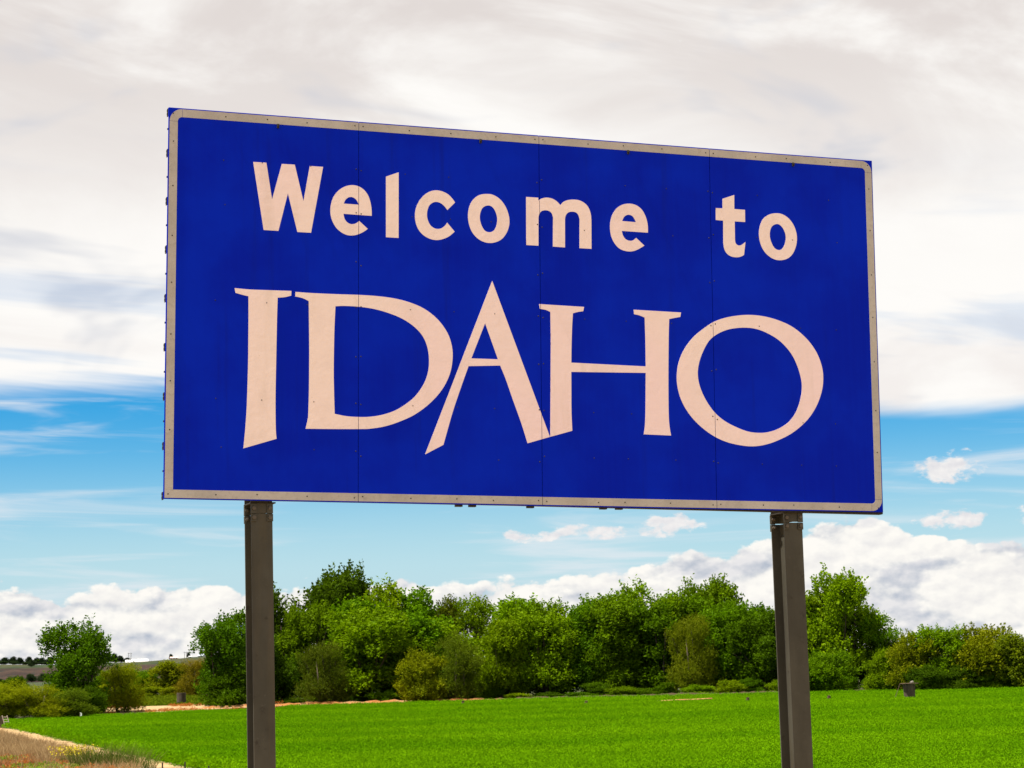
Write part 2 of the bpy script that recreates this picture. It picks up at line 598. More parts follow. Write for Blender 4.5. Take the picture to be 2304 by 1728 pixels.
def m_border(b, out):
    v = objco(b)
    n1 = b.noise(v, 3.0, 6, 0.65); n2 = b.noise(v, 30.0, 3, 0.6)
    c = b.mix(b.smooth(n1, 0.35, 0.65), (0.45, 0.42, 0.395), (0.365, 0.34, 0.32))
    c = b.mix(b.mul(b.smooth(n2, 0.52, 0.72), 0.35), c, (0.25, 0.22, 0.195))
    principled(b, out, c, 0.6, n2, 0.1, 0.004, 0.25)


M_BLUE = material('blue_sheeting', m_blue)
M_LETTER = material('pinkish_white_sheeting', m_letter)
M_BORDER = material('weathered_white_sheeting', m_border)
M_RIVET = mottled('rivet_metal', (0.014, 0.012, 0.010), (0.034, 0.029, 0.024), 60.0, 0.6, 0.0)


def m_steel(b, out):
    v = objco(b)
    n1 = b.noise(scaled(b, v, 1, 1, 0.45), 2.2, 7, 0.62); n2 = b.noise(v, 11.0, 6, 0.65); n3 = b.noise(scaled(b, v, 3, 3, 0.25), 3.0, 5, 0.6)
    c = b.mix(b.smooth(n1, 0.36, 0.66), (0.033, 0.030, 0.021), (0.060, 0.056, 0.042))
    c = b.mix(b.mul(b.smooth(n3, 0.50, 0.66), 0.55), c, (0.064, 0.051, 0.028))
    c = b.mix(b.mul(b.smooth(n2, 0.60, 0.70), 0.7), c, (0.020, 0.015, 0.010))
    c = b.mix(b.mul(b.smooth(b.noise(v, 30.0, 4, 0.6), 0.62, 0.74), 0.35), c, (0.092, 0.088, 0.070))
    principled(b, out, c, b.mad(n2, 0.3, 0.42), n2, 0.15, 0.004, 0.35)


M_STEEL = material('weathered_steel', m_steel)
M_BOLT = mottled('bolt_metal', (0.045, 0.036, 0.024), (0.09, 0.07, 0.05), 30.0, 0.5, 0.1, spec=0.5)
M_ALU = mottled('dull_aluminium', (0.10, 0.09, 0.075), (0.18, 0.16, 0.135), 8.0, 0.6, 0.05)

sign = empty('welcome_sign', SIGN_LOC, SIGN_YAW)
tag(sign, 'large blue roadside welcome sign with white lettering on two steel posts', 'sign')

GAP = 0.0016
# face panels
panels = []
for k in range(4):
    a = SEAMS[k] + (GAP if k else 0); c = SEAMS[k + 1] - (GAP if k < 3 else 0)
    p = MB().box(a, c, 0.0, 0.012, 0, SH, lambda s, d, t: sp(s, t, d)).build('panel', M_BLUE, sign, 0.0012)
    panels.append(p)

# dark strips added behind the panel joints so the gaps look shaded
for se in SEAMS[1:4]:
    MB().box(se - 0.02, se + 0.02, 0.0122, 0.0127, 0.004, SH - 0.004, lambda s, d, t: sp(s, t, d)).build('joint_shade_strip', M_RIVET, sign)

# border strips: straight runs cut at the panel joints, curved pieces at three corners, square lower left corner
BM, BW, BR = 0.007, 0.0505, 0.078
TH = 0.0015


def ribbon(name, ring_out, ring_in, mat, parent=sign, th=TH):
    """solid strip between an outer and an inner line"""
    vs = []; n = len(ring_out)
    for d in (-th, -0.0002):
        vs += [sp(s, t, d) for s, t in ring_out] + [sp(s, t, d) for s, t in ring_in]
    fs = []
    for i in range(n - 1):
        fs.append((i, i + 1, n + i + 1, n + i))
        fs.append((2 * n + i, 3 * n + i, 3 * n + i + 1, 2 * n + i + 1))
        fs.append((i, 2 * n + i, 2 * n + i + 1, i + 1))
        fs.append((n + i, n + i + 1, 3 * n + i + 1, 3 * n + i))
    for i in (0, n - 1):
        fs.append((i, n + i, 3 * n + i, 2 * n + i))
    return MB().add(vs, fs).build(name, mat, parent)


JO = 0.0016
for k in range(4):
    a = SEAMS[k] + JO; c = SEAMS[k + 1] - JO
    at = a if k else BM + BR + JO
    ct = c if k < 3 else SW - BM - BR - JO
    ribbon('border_strip', [(at, SH - BM), (ct, SH - BM)], [(at, SH - BM - BW), (ct, SH - BM - BW)], M_BORDER)
    ab = a if k else BM
    ribbon('border_strip', [(ab, BM), (ct, BM)], [(ab, BM + BW), (ct, BM + BW)], M_BORDER)
ribbon('border_strip', [(BM, BM + BW + 0.0004), (BM, SH - BM - BR - JO)], [(BM + BW, BM + BW + 0.0004), (BM + BW, SH - BM - BR - JO)], M_BORDER)
ribbon('border_strip', [(SW - BM, BM + BR + JO), (SW - BM, SH - BM - BR - JO)], [(SW - BM - BW, BM + BR + JO), (SW - BM - BW, SH - BM - BR - JO)], M_BORDER)
for (cx, cy, a0) in ((BM + BR, SH - BM - BR, 90), (SW - BM - BR, SH - BM - BR, 0), (SW - BM - BR, BM + BR, 270)):
    ro = [(cx + BR * math.cos(math.radians(a0 + q * 9)), cy + BR * math.sin(math.radians(a0 + q * 9))) for q in range(11)]
    ri = [(cx + (BR - BW) * math.cos(math.radians(a0 + q * 9)), cy + (BR - BW) * math.sin(math.radians(a0 + q * 9))) for q in range(11)]
    ribbon('border_corner', ro, ri, M_BORDER)

LETTERS = [
    ('letter_w', ['534,2127 618,2128 656,1895 717,2127 800,2128 857,1896 897,2126 983,2126 907,1696 819,1696 757,1940 698,1696 604,1696']),
    ('letter_e', ['1301,1829 1300,1873~ 1291,1923~ 1274,1966~ 1245,1999~ 1208,2017~ 1167,2020~ 1123,2007~ 1083,1979~ 1054,1941~ 1037,1896~ 1031,1848~ 1036,1805~ 1051,1766~ 1076,1731~ 1113,1705~ 1149,1694~ 1186,1696~ 1219,1707~ 1249,1723~ 1275,1743 1219,1791 1197,1774~ 1171,1767~ 1146,1774~ 1125,1796~ 1116,1831', '1118,1897 1129,1922~ 1147,1938~ 1167,1943~ 1188,1937~ 1204,1921~ 1217,1896']),
    ('letter_l', ['1395,2091 1479,2125 1478,1696 1395,1696']),
    ('letter_c', ['1856,1951 1837,1976~ 1810,2001~ 1772,2018~ 1728,2023~ 1684,2011~ 1646,1984~ 1615,1945~ 1595,1901~ 1587,1854~ 1592,1804~ 1608,1762~ 1635,1730~ 1669,1709~ 1706,1698~ 1744,1698~ 1781,1709~ 1816,1727~ 1852,1759 1802,1815 1785,1792~ 1761,1775~ 1736,1770~ 1710,1776~ 1686,1796~ 1671,1829~ 1667,1862~ 1672,1895~ 1685,1923~ 1707,1941~ 1731,1947~ 1758,1941~ 1782,1924~ 1804,1898']),
    ('letter_o', ['2069,2021~ 2110,2019~ 2155,1997~ 2193,1955~ 2217,1902~ 2225,1852~ 2219,1808~ 2202,1767~ 2174,1731~ 2136,1708~ 2091,1698~ 2046,1704~ 2004,1726~ 1970,1763~ 1950,1812~ 1943,1865~ 1948,1913~ 1964,1957~ 1992,1992~ 2027,2013~', '2082,1946~ 2110,1936~ 2130,1907~ 2141,1867~ 2139,1830~ 2129,1799~ 2112,1778~ 2088,1769~ 2060,1775~ 2039,1801~ 2026,1837~ 2023,1870~ 2030,1904~ 2047,1932~']),
    ('letter_m', ['2341,2019 2425,2019 2425,2000 2446,2014~ 2478,2023~ 2514,2021~ 2549,2006~ 2578,1979 2598,2001~ 2627,2015~ 2666,2022~ 2709,2020~ 2745,2005~ 2773,1978~ 2790,1934~ 2794,1890 2792,1699 2708,1699 2711,1892 2702,1922~ 2683,1938~ 2654,1940~ 2629,1931~ 2614,1910~ 2609,1886 2607,1698 2523,1699 2526,1894 2517,1920~ 2498,1935~ 2470,1938~ 2445,1929~ 2430,1909~ 2425,1885 2423,1699 2339,1699']),
    ('letter_e', ['3194,1831 3194,1875~ 3188,1912~ 3174,1952~ 3150,1988~ 3111,2013~ 3063,2020~ 3014,2009~ 2973,1982~ 2943,1938~ 2928,1891~ 2925,1840~ 2933,1790~ 2954,1747~ 2988,1713~ 3033,1698~ 3077,1698~ 3121,1714~ 3167,1742 3109,1791 3086,1773~ 3059,1769~ 3032,1780~ 3015,1804~ 3008,1832', '3011,1899 3027,1929~ 3055,1944~ 3083,1938~ 3100,1917~ 3109,1897']),
    ('letter_t', ['3740,2096 3827,2128 3825,2031 3904,2030 3903,1946 3826,1946 3825,1819 3828,1800~ 3839,1786~ 3859,1782~ 3880,1792~ 3902,1809 3889,1719 3867,1707~ 3837,1700~ 3797,1703~ 3765,1720~ 3746,1749~ 3739,1790 3741,1946 3688,1947 3689,2029 3739,2030']),
    ('letter_o', ['4134,2021~ 4180,2017~ 4225,1993~ 4260,1953~ 4281,1902~ 4286,1850~ 4276,1797~ 4249,1744~ 4207,1710~ 4152,1697~ 4100,1706~ 4052,1738~ 4021,1783~ 4006,1834~ 4004,1886~ 4015,1933~ 4038,1977~ 4083,2009~', '4142,1947~ 4172,1933~ 4195,1897~ 4203,1855~ 4194,1812~ 4173,1777~ 4147,1767~ 4117,1779~ 4095,1815~ 4084,1857~ 4088,1900~ 4106,1932~']),
    ('letter_i', ['424,1318 521,1314~ 663,1316~ 783,1318 782,1288 740,1276~ 696,1271 693,1154~ 691,1012~ 689,861~ 687,710~ 687,569~ 690,439~ 695,385 488,320 498,433~ 506,564~ 510,704~ 513,854~ 513,1004~ 513,1145~ 511,1271 483,1276~ 430,1288']),
    ('letter_d', ['809,1313 902,1311~ 989,1311~ 1096,1312~ 1222,1314~ 1340,1312~ 1448,1303~ 1547,1283~ 1646,1246~ 1735,1182~ 1800,1098~ 1830,1012~ 1834,925~ 1814,827~ 1763,729~ 1684,640~ 1585,565~ 1486,517~ 1388,483~ 1291,465~ 1223,461~ 1050,456~ 878,453 887,491~ 894,526 898,670~ 899,812~ 899,954~ 897,1097~ 894,1259 854,1276~ 808,1284', '1066,1234 1125,1239~ 1222,1238~ 1320,1228~ 1418,1205~ 1507,1172~ 1586,1122~ 1640,1062~ 1670,986~ 1678,899~ 1667,822~ 1635,748~ 1585,680~ 1526,630~ 1457,587~ 1379,558~ 1301,542~ 1223,537~ 1136,540~ 1063,552 1059,676~ 1056,818~ 1058,1008~ 1061,1123~']),
    ('letter_a', ['2104,1450 2486,452 2486,446 2335,401 2295,526~ 2238,680~ 2193,806~ 2154,899 1941,887 1894,760~ 1836,595~ 1798,468~ 1771,376 1650,312', '2054,1170 2139,939 1960,938']),
    ('letter_h', ['2423,1313 2735,1309 2728,1280 2689,1273~ 2656,1263 2649,1164~ 2644,1050~ 2641,937 3162,932 3163,1104~ 3160,1258 3122,1271~ 3086,1277 3083,1307 3421,1304 3415,1274 3369,1264~ 3335,1256 3330,1159~ 3324,966~ 3320,773~ 3319,619~ 3323,542~ 3333,479 3140,482 3150,547~ 3156,671~ 3161,889 2640,876 2639,758~ 2638,613~ 2642,491 2490,447 2493,592~ 2497,833~ 2501,1076~ 2500,1265 2467,1277~ 2428,1282']),
    ('letter_o', ['3900,1310~ 4023,1306~ 4140,1281~ 4246,1237~ 4341,1164~ 4409,1077~ 4447,980~ 4454,891~ 4438,802~ 4394,702~ 4325,611~ 4226,530~ 4128,478~ 4021,439~ 3915,423~ 3810,431~ 3716,452~ 3623,493~ 3531,558~ 3460,633~ 3410,718~ 3386,804~ 3382,881~ 3397,968~ 3438,1057~ 3502,1138~ 3576,1199~ 3661,1254~ 3768,1290~', '3872,1222~ 3967,1217~ 4062,1186~ 4147,1136~ 4220,1060~ 4265,973~ 4290,885~ 4292,816~ 4275,737~ 4240,657~ 4185,592~ 4109,546~ 4034,522~ 3965,515~ 3886,522~ 3802,549~ 3719,588~ 3647,644~ 3587,724~ 3547,810~ 3533,886~ 3540,955~ 3567,1033~ 3616,1118~ 3680,1170~ 3766,1206~']),
]



def parse(s):
    out = []
    for tok in s.split():
        sm = tok.endswith('~')
        x, y = tok.rstrip('~').split(',')
        out.append((float(x) / 1000, float(y) / 1000, sm))
    return out


def crom(p0, p1, p2, p3, n):
    res = []
    for i in range(n):
        t = i / n
        res.append(tuple(0.5 * (2 * p1[j] + (p2[j] - p0[j]) * t + (2 * p0[j] - 5 * p1[j] + 4 * p2[j] - p3[j]) * t * t + (3 * p1[j] - p0[j] - 3 * p2[j] + p3[j]) * t ** 3) for j in (0, 1)))
    return res


def smooth_loop(pts):
    """corner points stay sharp, points marked ~ lie on a smooth curve"""
    n = len(pts)
    corners = [i for i in range(n) if not pts[i][2]]
    out = []
    if not corners:
        for i in range(n):
            out += crom(pts[i - 1], pts[i], pts[(i + 1) % n], pts[(i + 2) % n], 4)
        return out
    for q in range(len(corners)):
        i0 = corners[q]; i1 = corners[(q + 1) % len(corners)]
        if i1 <= i0: i1 += n
        seg = [pts[i % n] for i in range(i0, i1 + 1)]
        if len(seg) == 2:
            out.append(seg[0][:2]); continue
        for j in range(len(seg) - 1):
            a = seg[j - 1] if j else (2 * seg[0][0] - seg[1][0], 2 * seg[0][1] - seg[1][1])
            d = seg[j + 2] if j + 2 < len(seg) else (2 * seg[-1][0] - seg[-2][0], 2 * seg[-1][1] - seg[-2][1])
            out += crom(a, seg[j], seg[j + 1], d, 4)
    return out


CHARS = ['W', 'first e', 'l', 'c', 'first o', 'm', 'second e', 't', 'second o', 'I', 'D', 'A', 'H', 'large O']
for (nm, loops), ch in zip(LETTERS, CHARS):
    bm = bmesh.new()
    for lp in loops:
        vs = [bm.verts.new((x, y, 0)) for x, y in smooth_loop(parse(lp))]
        for i in range(len(vs)):
            bm.edges.new((vs[i - 1], vs[i]))
    bmesh.ops.triangle_fill(bm, use_beauty=True, use_dissolve=False, edges=bm.edges[:])
    for se in SEAMS[1:4]:                                   # the sheeting is cut where two panels meet
        for off in (-GAP, GAP):
            bmesh.ops.bisect_plane(bm, geom=bm.verts[:] + bm.edges[:] + bm.faces[:], plane_co=(se + off, 0, 0), plane_no=(1, 0, 0))
        bmesh.ops.delete(bm, geom=[f for f in bm.faces if abs(f.calc_center_median().x - se) < GAP * 0.9], context='FACES')
    ext = bmesh.ops.extrude_face_region(bm, geom=bm.faces[:])
    top = [g for g in ext['geom'] if isinstance(g, bmesh.types.BMVert)]
    for v in top: v.co.z = TH
    for v in bm.verts:
        s, t, d = v.co.x, v.co.y, -v.co.z - 0.0002
        v.co = Vector(sp(s, t, d))
    bmesh.ops.recalc_face_normals(bm, faces=bm.faces)
    me = bpy.data.meshes.new('letter')
    bm.to_mesh(me); bm.free()
    lo = link('letter', me, M_LETTER, sign)
    lo['label'] = 'white letter %s on the blue face' % ch if len(ch) > 1 else 'white letter %s on the blue sign face' % ch

# rivets: too small to pick apart, one mesh on each panel
for k in range(4):
    mb = MB()
    rr = random.Random(40 + k)

    def rivet(s, t, r=0.0046, hgt=0.0035):
        n = 7
        vs = [sp(s + r * math.cos(2 * PI * j / n), t + r * math.sin(2 * PI * j / n), -0.0016) for j in range(n)]
        vs += [sp(s + 0.6 * r * math.cos(2 * PI * j / n), t + 0.6 * r * math.sin(2 * PI * j / n), -0.0016 - hgt) for j in range(n)]
        mb.add(vs, [(j, (j + 1) % n, n + (j + 1) % n, n + j) for j in range(n)] + [tuple(range(n, 2 * n))])
    a, c = SEAMS[k], SEAMS[k + 1]
    for fx in (0.028, 0.33, 0.60, 0.90, 1.19):
        s = a + fx + rr.uniform(-0.03, 0.03) * (0.1 < fx < 1.1)
        if s < c - 0.02:
            rivet(s, SH - BM - BW * rr.uniform(0.4, 0.6)); rivet(s + rr.uniform(-0.05, 0.05) * (0.1 < fx < 1.1), BM + BW * rr.uniform(0.4, 0.62))
    for q in range(1, 8):                                       # pairs along the joints
        t = q * 0.3048 + rr.uniform(-0.02, 0.02)
        for s in ((a + 0.016) if k else None, (c - 0.016) if k < 3 else None):
            if s is not None: rivet(s, t + rr.uniform(-0.004, 0.004), 0.0048)
        if k == 0: rivet(BM + BW * 0.5, t + 0.1)
        if k == 3: rivet(SW - BM - BW * 0.5, t + 0.1)
        if q in (1, 2, 4, 6, 7):
            for fx in (0.33, 0.62, 0.91):
                if rr.random() < 0.8: rivet(a + fx + rr.uniform(-0.03, 0.03), t, 0.0038)
    r_ = mb.build('rivets', M_RIVET, panels[k])
    r_['kind'] = 'stuff'

# dark clamp bolts under the top border, clips along the left and lower edges
for s in (0.690, 2.030, 3.060, 4.270):
    t = SH - BM - BW - 0.012
    MB().box(s - 0.007, s + 0.007, -0.012, -0.0005, t - 0.014, t + 0.012, lambda s_, d, t_: sp(s_, t_, d)).tube([sp(s, t - 0.002, -0.012), sp(s, t - 0.002, -0.024)], 0.007, 6).build('clamp_bolt', M_RIVET, sign, 0.001)
for q in range(9):
    t = min(SH - 0.026, 0.02 + q * 0.3048)
    MB().box(-0.003, 0.004, 0.014, 0.05, t - 0.024, t + 0.024, lambda s_, d, t_: sp(s_, t_, d)).box(-0.006, -0.0025, 0.02, 0.04, t - 0.016, t - 0.004, lambda s_, d, t_: sp(s_, t_, d)).box(-0.006, -0.0025, 0.02, 0.04, t + 0.006, t + 0.018, lambda s_, d, t_: sp(s_, t_, d)).build('edge_clip', M_RIVET, sign, 0.001)
    if q < 8:
        t += 0.15
        MB().box(-0.004, 0.003, 0.013, 0.026, t - 0.005, t + 0.006, lambda s_, d, t_: sp(s_, t_, d)).build('edge_clip', M_RIVET, sign, 0.001)
for s in (1.88, 1.97, 2.36, 2.86, 2.97):
    MB().box(s - 0.022, s + 0.022, 0.014, 0.05, -0.013, 0.01, lambda s_, d, t_: sp(s_, t_, d)).build('edge_clip', M_RIVET, sign, 0.001)
# stringers behind the face; the lowest hangs a little below it towards the right, edge angle on the right side
for q, t in enumerate((0.03, 0.62, 1.22, 1.82, 2.38)):
    mb = MB()
    if q == 0:
        a = [(0.02, 0.07), (0.02, 0.004), (2.2, 0.001), (SW - 0.004, -0.015), (SW - 0.004, 0.07)]
        n = len(a)
        mb.add([sp(s_, t_, 0.0128) for s_, t_ in a] + [sp(s_, t_, 0.058) for s_, t_ in a], [tuple(range(n)), tuple(range(n, 2 * n))[::-1]] + [(i, (i + 1) % n, n + (i + 1) % n, n + i) for i in range(n)])
    else:
        mb.box(0.02, SW - 0.02, 0.0128, 0.058, t - 0.03, t + 0.03, lambda s_, d, t_: sp(s_, t_, d))
    mb.build('stringer', M_RIVET if q == 0 else M_ALU, sign)
MB().box(SW - 0.05, SW + 0.006, 0.0132, 0.022, 0.0, 1.32, lambda s_, d, t_: sp(s_, t_, d)).box(SW - 0.05, SW + 0.009, 0.0224, 0.03, -0.012, 0.42, lambda s_, d, t_: sp(s_, t_, d)).build('edge_angle', M_RIVET, sign)

# posts: wide-flange steel beams with a bolted hinge under the board
FB, FD, FT, WT = 0.1345, 0.206, 0.0095, 0.0065
for s in (0.6167, 4.2285):
    x = s - SW / 2
    edge_z = BOTTOM - s * SIN
    cut = edge_z - 0.073
    y0 = 0.060
    prof = [(-FB / 2, 0), (FB / 2, 0), (FB / 2, FT), (WT / 2, FT), (WT / 2, FD - FT), (FB / 2, FD - FT), (FB / 2, FD), (-FB / 2, FD), (-FB / 2, FD - FT), (-WT / 2, FD - FT), (-WT / 2, FT), (-FB / 2, FT)]
    n = len(prof)
    mb = MB()
    px, py = SIGN_LOC[0] + x * math.cos(SIGN_YAW), SIGN_LOC[1] + x * math.sin(SIGN_YAW)
    gz = ground_z(px, py) - 0.06
    hg = 0.0006 if s < 2 else 0.0025
    for z0, z1 in ((gz, cut - hg), (cut + hg, edge_z + SH - 0.12)):
        nz = 2
        mb.add([(x + a, y0 + b_, z0) for a, b_ in prof] + [(x + a, y0 + b_, z1) for a, b_ in prof], [(i, (i + 1) % n, n + (i + 1) % n, n + i) for i in range(n)] + [tuple(range(n))[::-1], tuple(range(n, 2 * n))])
    post = mb.build('post', M_STEEL, sign, 0.0028)
    for face in (0, 1):
        for sd in (-1, 1):
            yA, yB = (y0 - 0.010, y0 - 0.0005) if face == 0 else (y0 + FD + 0.0005, y0 + FD + 0.010)
            xa = x + sd * (FB / 2 - 0.0165)
            pl = MB().box(xa - 0.0185, xa + 0.0185, yA, yB, cut - 0.050, cut - 0.004).box(xa - 0.0185, xa + 0.0185, yA, yB, cut - 0.001, cut + 0.060)
            pl.build('hinge_plate', M_STEEL, post, 0.001)
            for dz in (-0.026, 0.032):
                if face == 0:
                    MB().tube([(xa, yA - 0.0005, cut + dz), (xa, yA - 0.010, cut + dz)], 0.0135, 6).build('bolt', M_BOLT, post, 0.001)
                else:
                    MB().tube([(xa, y0 + FD - FT - 0.001, cut + dz), (xa, y0 + FD - FT - 0.014, cut + dz)], 0.0135, 6).tube([(xa, y0 + FD - FT - 0.014, cut + dz), (xa, y0 + FD - FT - 0.028, cut + dz)], 0.0075, 8).build('bolt', M_BOLT, post, 0.001)
    # seat plate just under the board
    MB().box(x - FB / 2 - 0.004, x + FB / 2 + 0.02, y0 - 0.006, y0 + FD, edge_z - 0.0125, edge_z - 0.0045).build('seat_plate', M_RIVET, post, 0.001)
    # footing
    MB().tube([(x, y0 + FD / 2, gz + 0.02), (x, y0 + FD / 2, gz + 0.10)], [0.30, 0.28], 20).build('footing', mottled('concrete', (0.30, 0.28, 0.25), (0.42, 0.40, 0.36), 6.0, 0.9, 0.3), post)

# ---------------------------------------------------------------- foliage
def m_leaf(b, out):
    """leaf colour: the plant's own colour, varied from leaf to leaf"""
    oi = b.node('ShaderNodeObjectInfo')
    at = b.node('ShaderNodeAttribute', attribute_name='tint')
    t = at.outputs['Fac']
    c = b.mix(t, (0.58, 0.66, 0.50), (1.40, 1.30, 0.9))
    c = b.mix(1.0, c, oi.outputs['Color'], 'MULTIPLY')
    d = b.node('ShaderNodeBsdfDiffuse'); b.t.links.new(c, d.inputs[0])
    tr = b.node('ShaderNodeBsdfTranslucent')
    c2 = b.mix(1.0, c, (1.15, 1.2, 0.5), 'MULTIPLY')
    b.t.links.new(c2, tr.inputs[0])
    gl = b.node('ShaderNodeBsdfGlossy'); gl.inputs['Roughness'].default_value = 0.6
    gl.inputs[0].default_value = (0.6, 0.6, 0.55, 1)
    m1 = b.node('ShaderNodeMixShader'); m1.inputs[0].default_value = 0.38
    b.t.links.new(d.outputs[0], m1.inputs[1]); b.t.links.new(tr.outputs[0], m1.inputs[2])
    m2 = b.node('ShaderNodeMixShader'); m2.inputs[0].default_value = 0.004
    b.t.links.new(m1.outputs[0], m2.inputs[1]); b.t.links.new(gl.outputs[0], m2.inputs[2])
    b.t.links.new(m2.outputs[0], out.inputs[0])


M_LEAF = material('leaves', m_leaf)
M_BARK = mottled('bark', (0.050, 0.038, 0.026), (0.11, 0.085, 0.06), 3.0, 0.95, 0.6, (1, 1, 0.3))


def unit(v):
    return v / np.maximum(np.linalg.norm(v, axis=-1, keepdims=True), 1e-9)


def leaf_mesh(name, base, direction, length, width, tint, rg):
    """one diamond-shaped leaf for every base point"""
    n = len(base)
    d = unit(direction)
    side = unit(np.cross(d, unit(rg.normal(size=(n, 3)))))
    nrm = np.cross(d, side)
    L = length[:, None]; Wd = width[:, None]
    p0 = base
    p1 = base + d * L * 0.45 + side * Wd * 0.5 + nrm * Wd * 0.12
    p2 = base + d * L
    p3 = base + d * L * 0.45 - side * Wd * 0.5 + nrm * Wd * 0.12
    vs = np.stack([p0, p1, p2, p3], 1).reshape(-1, 3)
    fs = np.arange(4 * n).reshape(n, 4)
    me = mesh_np(name, vs, fs, 4)
    a = me.attributes.new('tint', 'FLOAT', 'FACE')
    a.data.foreach_set('value', tint.astype(np.float32))
    me.materials.append(M_LEAF)
    return me


def crown_points(clumps, per, rg, sprig=0.7, leaves=9, up=0.7, spread=0.13, squash=0.85):
    """clumps: (x, y, z, r); twigs grow out of each clump and carry leaves"""
    B = []; D = []; T = []
    for (x, y, z, r) in clumps:
        n = int(per * (r / 1.0) ** 2)
        u = unit(rg.normal(size=(n, 3)))
        u[:, 2] = np.where(u[:, 2] < -0.35, -u[:, 2] * 0.6, u[:, 2])
        rad = r * rg.uniform(0.45, 1.0, n) ** 0.6
        p = u * rad[:, None] * np.array([1, 1, squash]) + np.array([x, y, z])
        d = unit(u * 0.8 + np.array([0, 0, up]) + rg.normal(size=(n, 3)) * 0.35)
        ln = sprig * rg.uniform(0.45, 1.15, n)
        tn = rg.uniform(0, 1, n) * 0.4 + rg.uniform(0, 0.3)
        for k in range(leaves):
            f = (k + rg.uniform(0, 1, n)) / leaves
            q = p + d * (ln * f)[:, None] + rg.normal(size=(n, 3)) * spread * (1.1 - 0.7 * f)[:, None]
            B.append(q)
            D.append(unit(d * 0.7 + rg.normal(size=(n, 3)) * 0.75))
            T.append(np.clip(tn + rg.uniform(-0.15, 0.35, n), 0, 1))
    return np.concatenate(B), np.concatenate(D), np.concatenate(T)


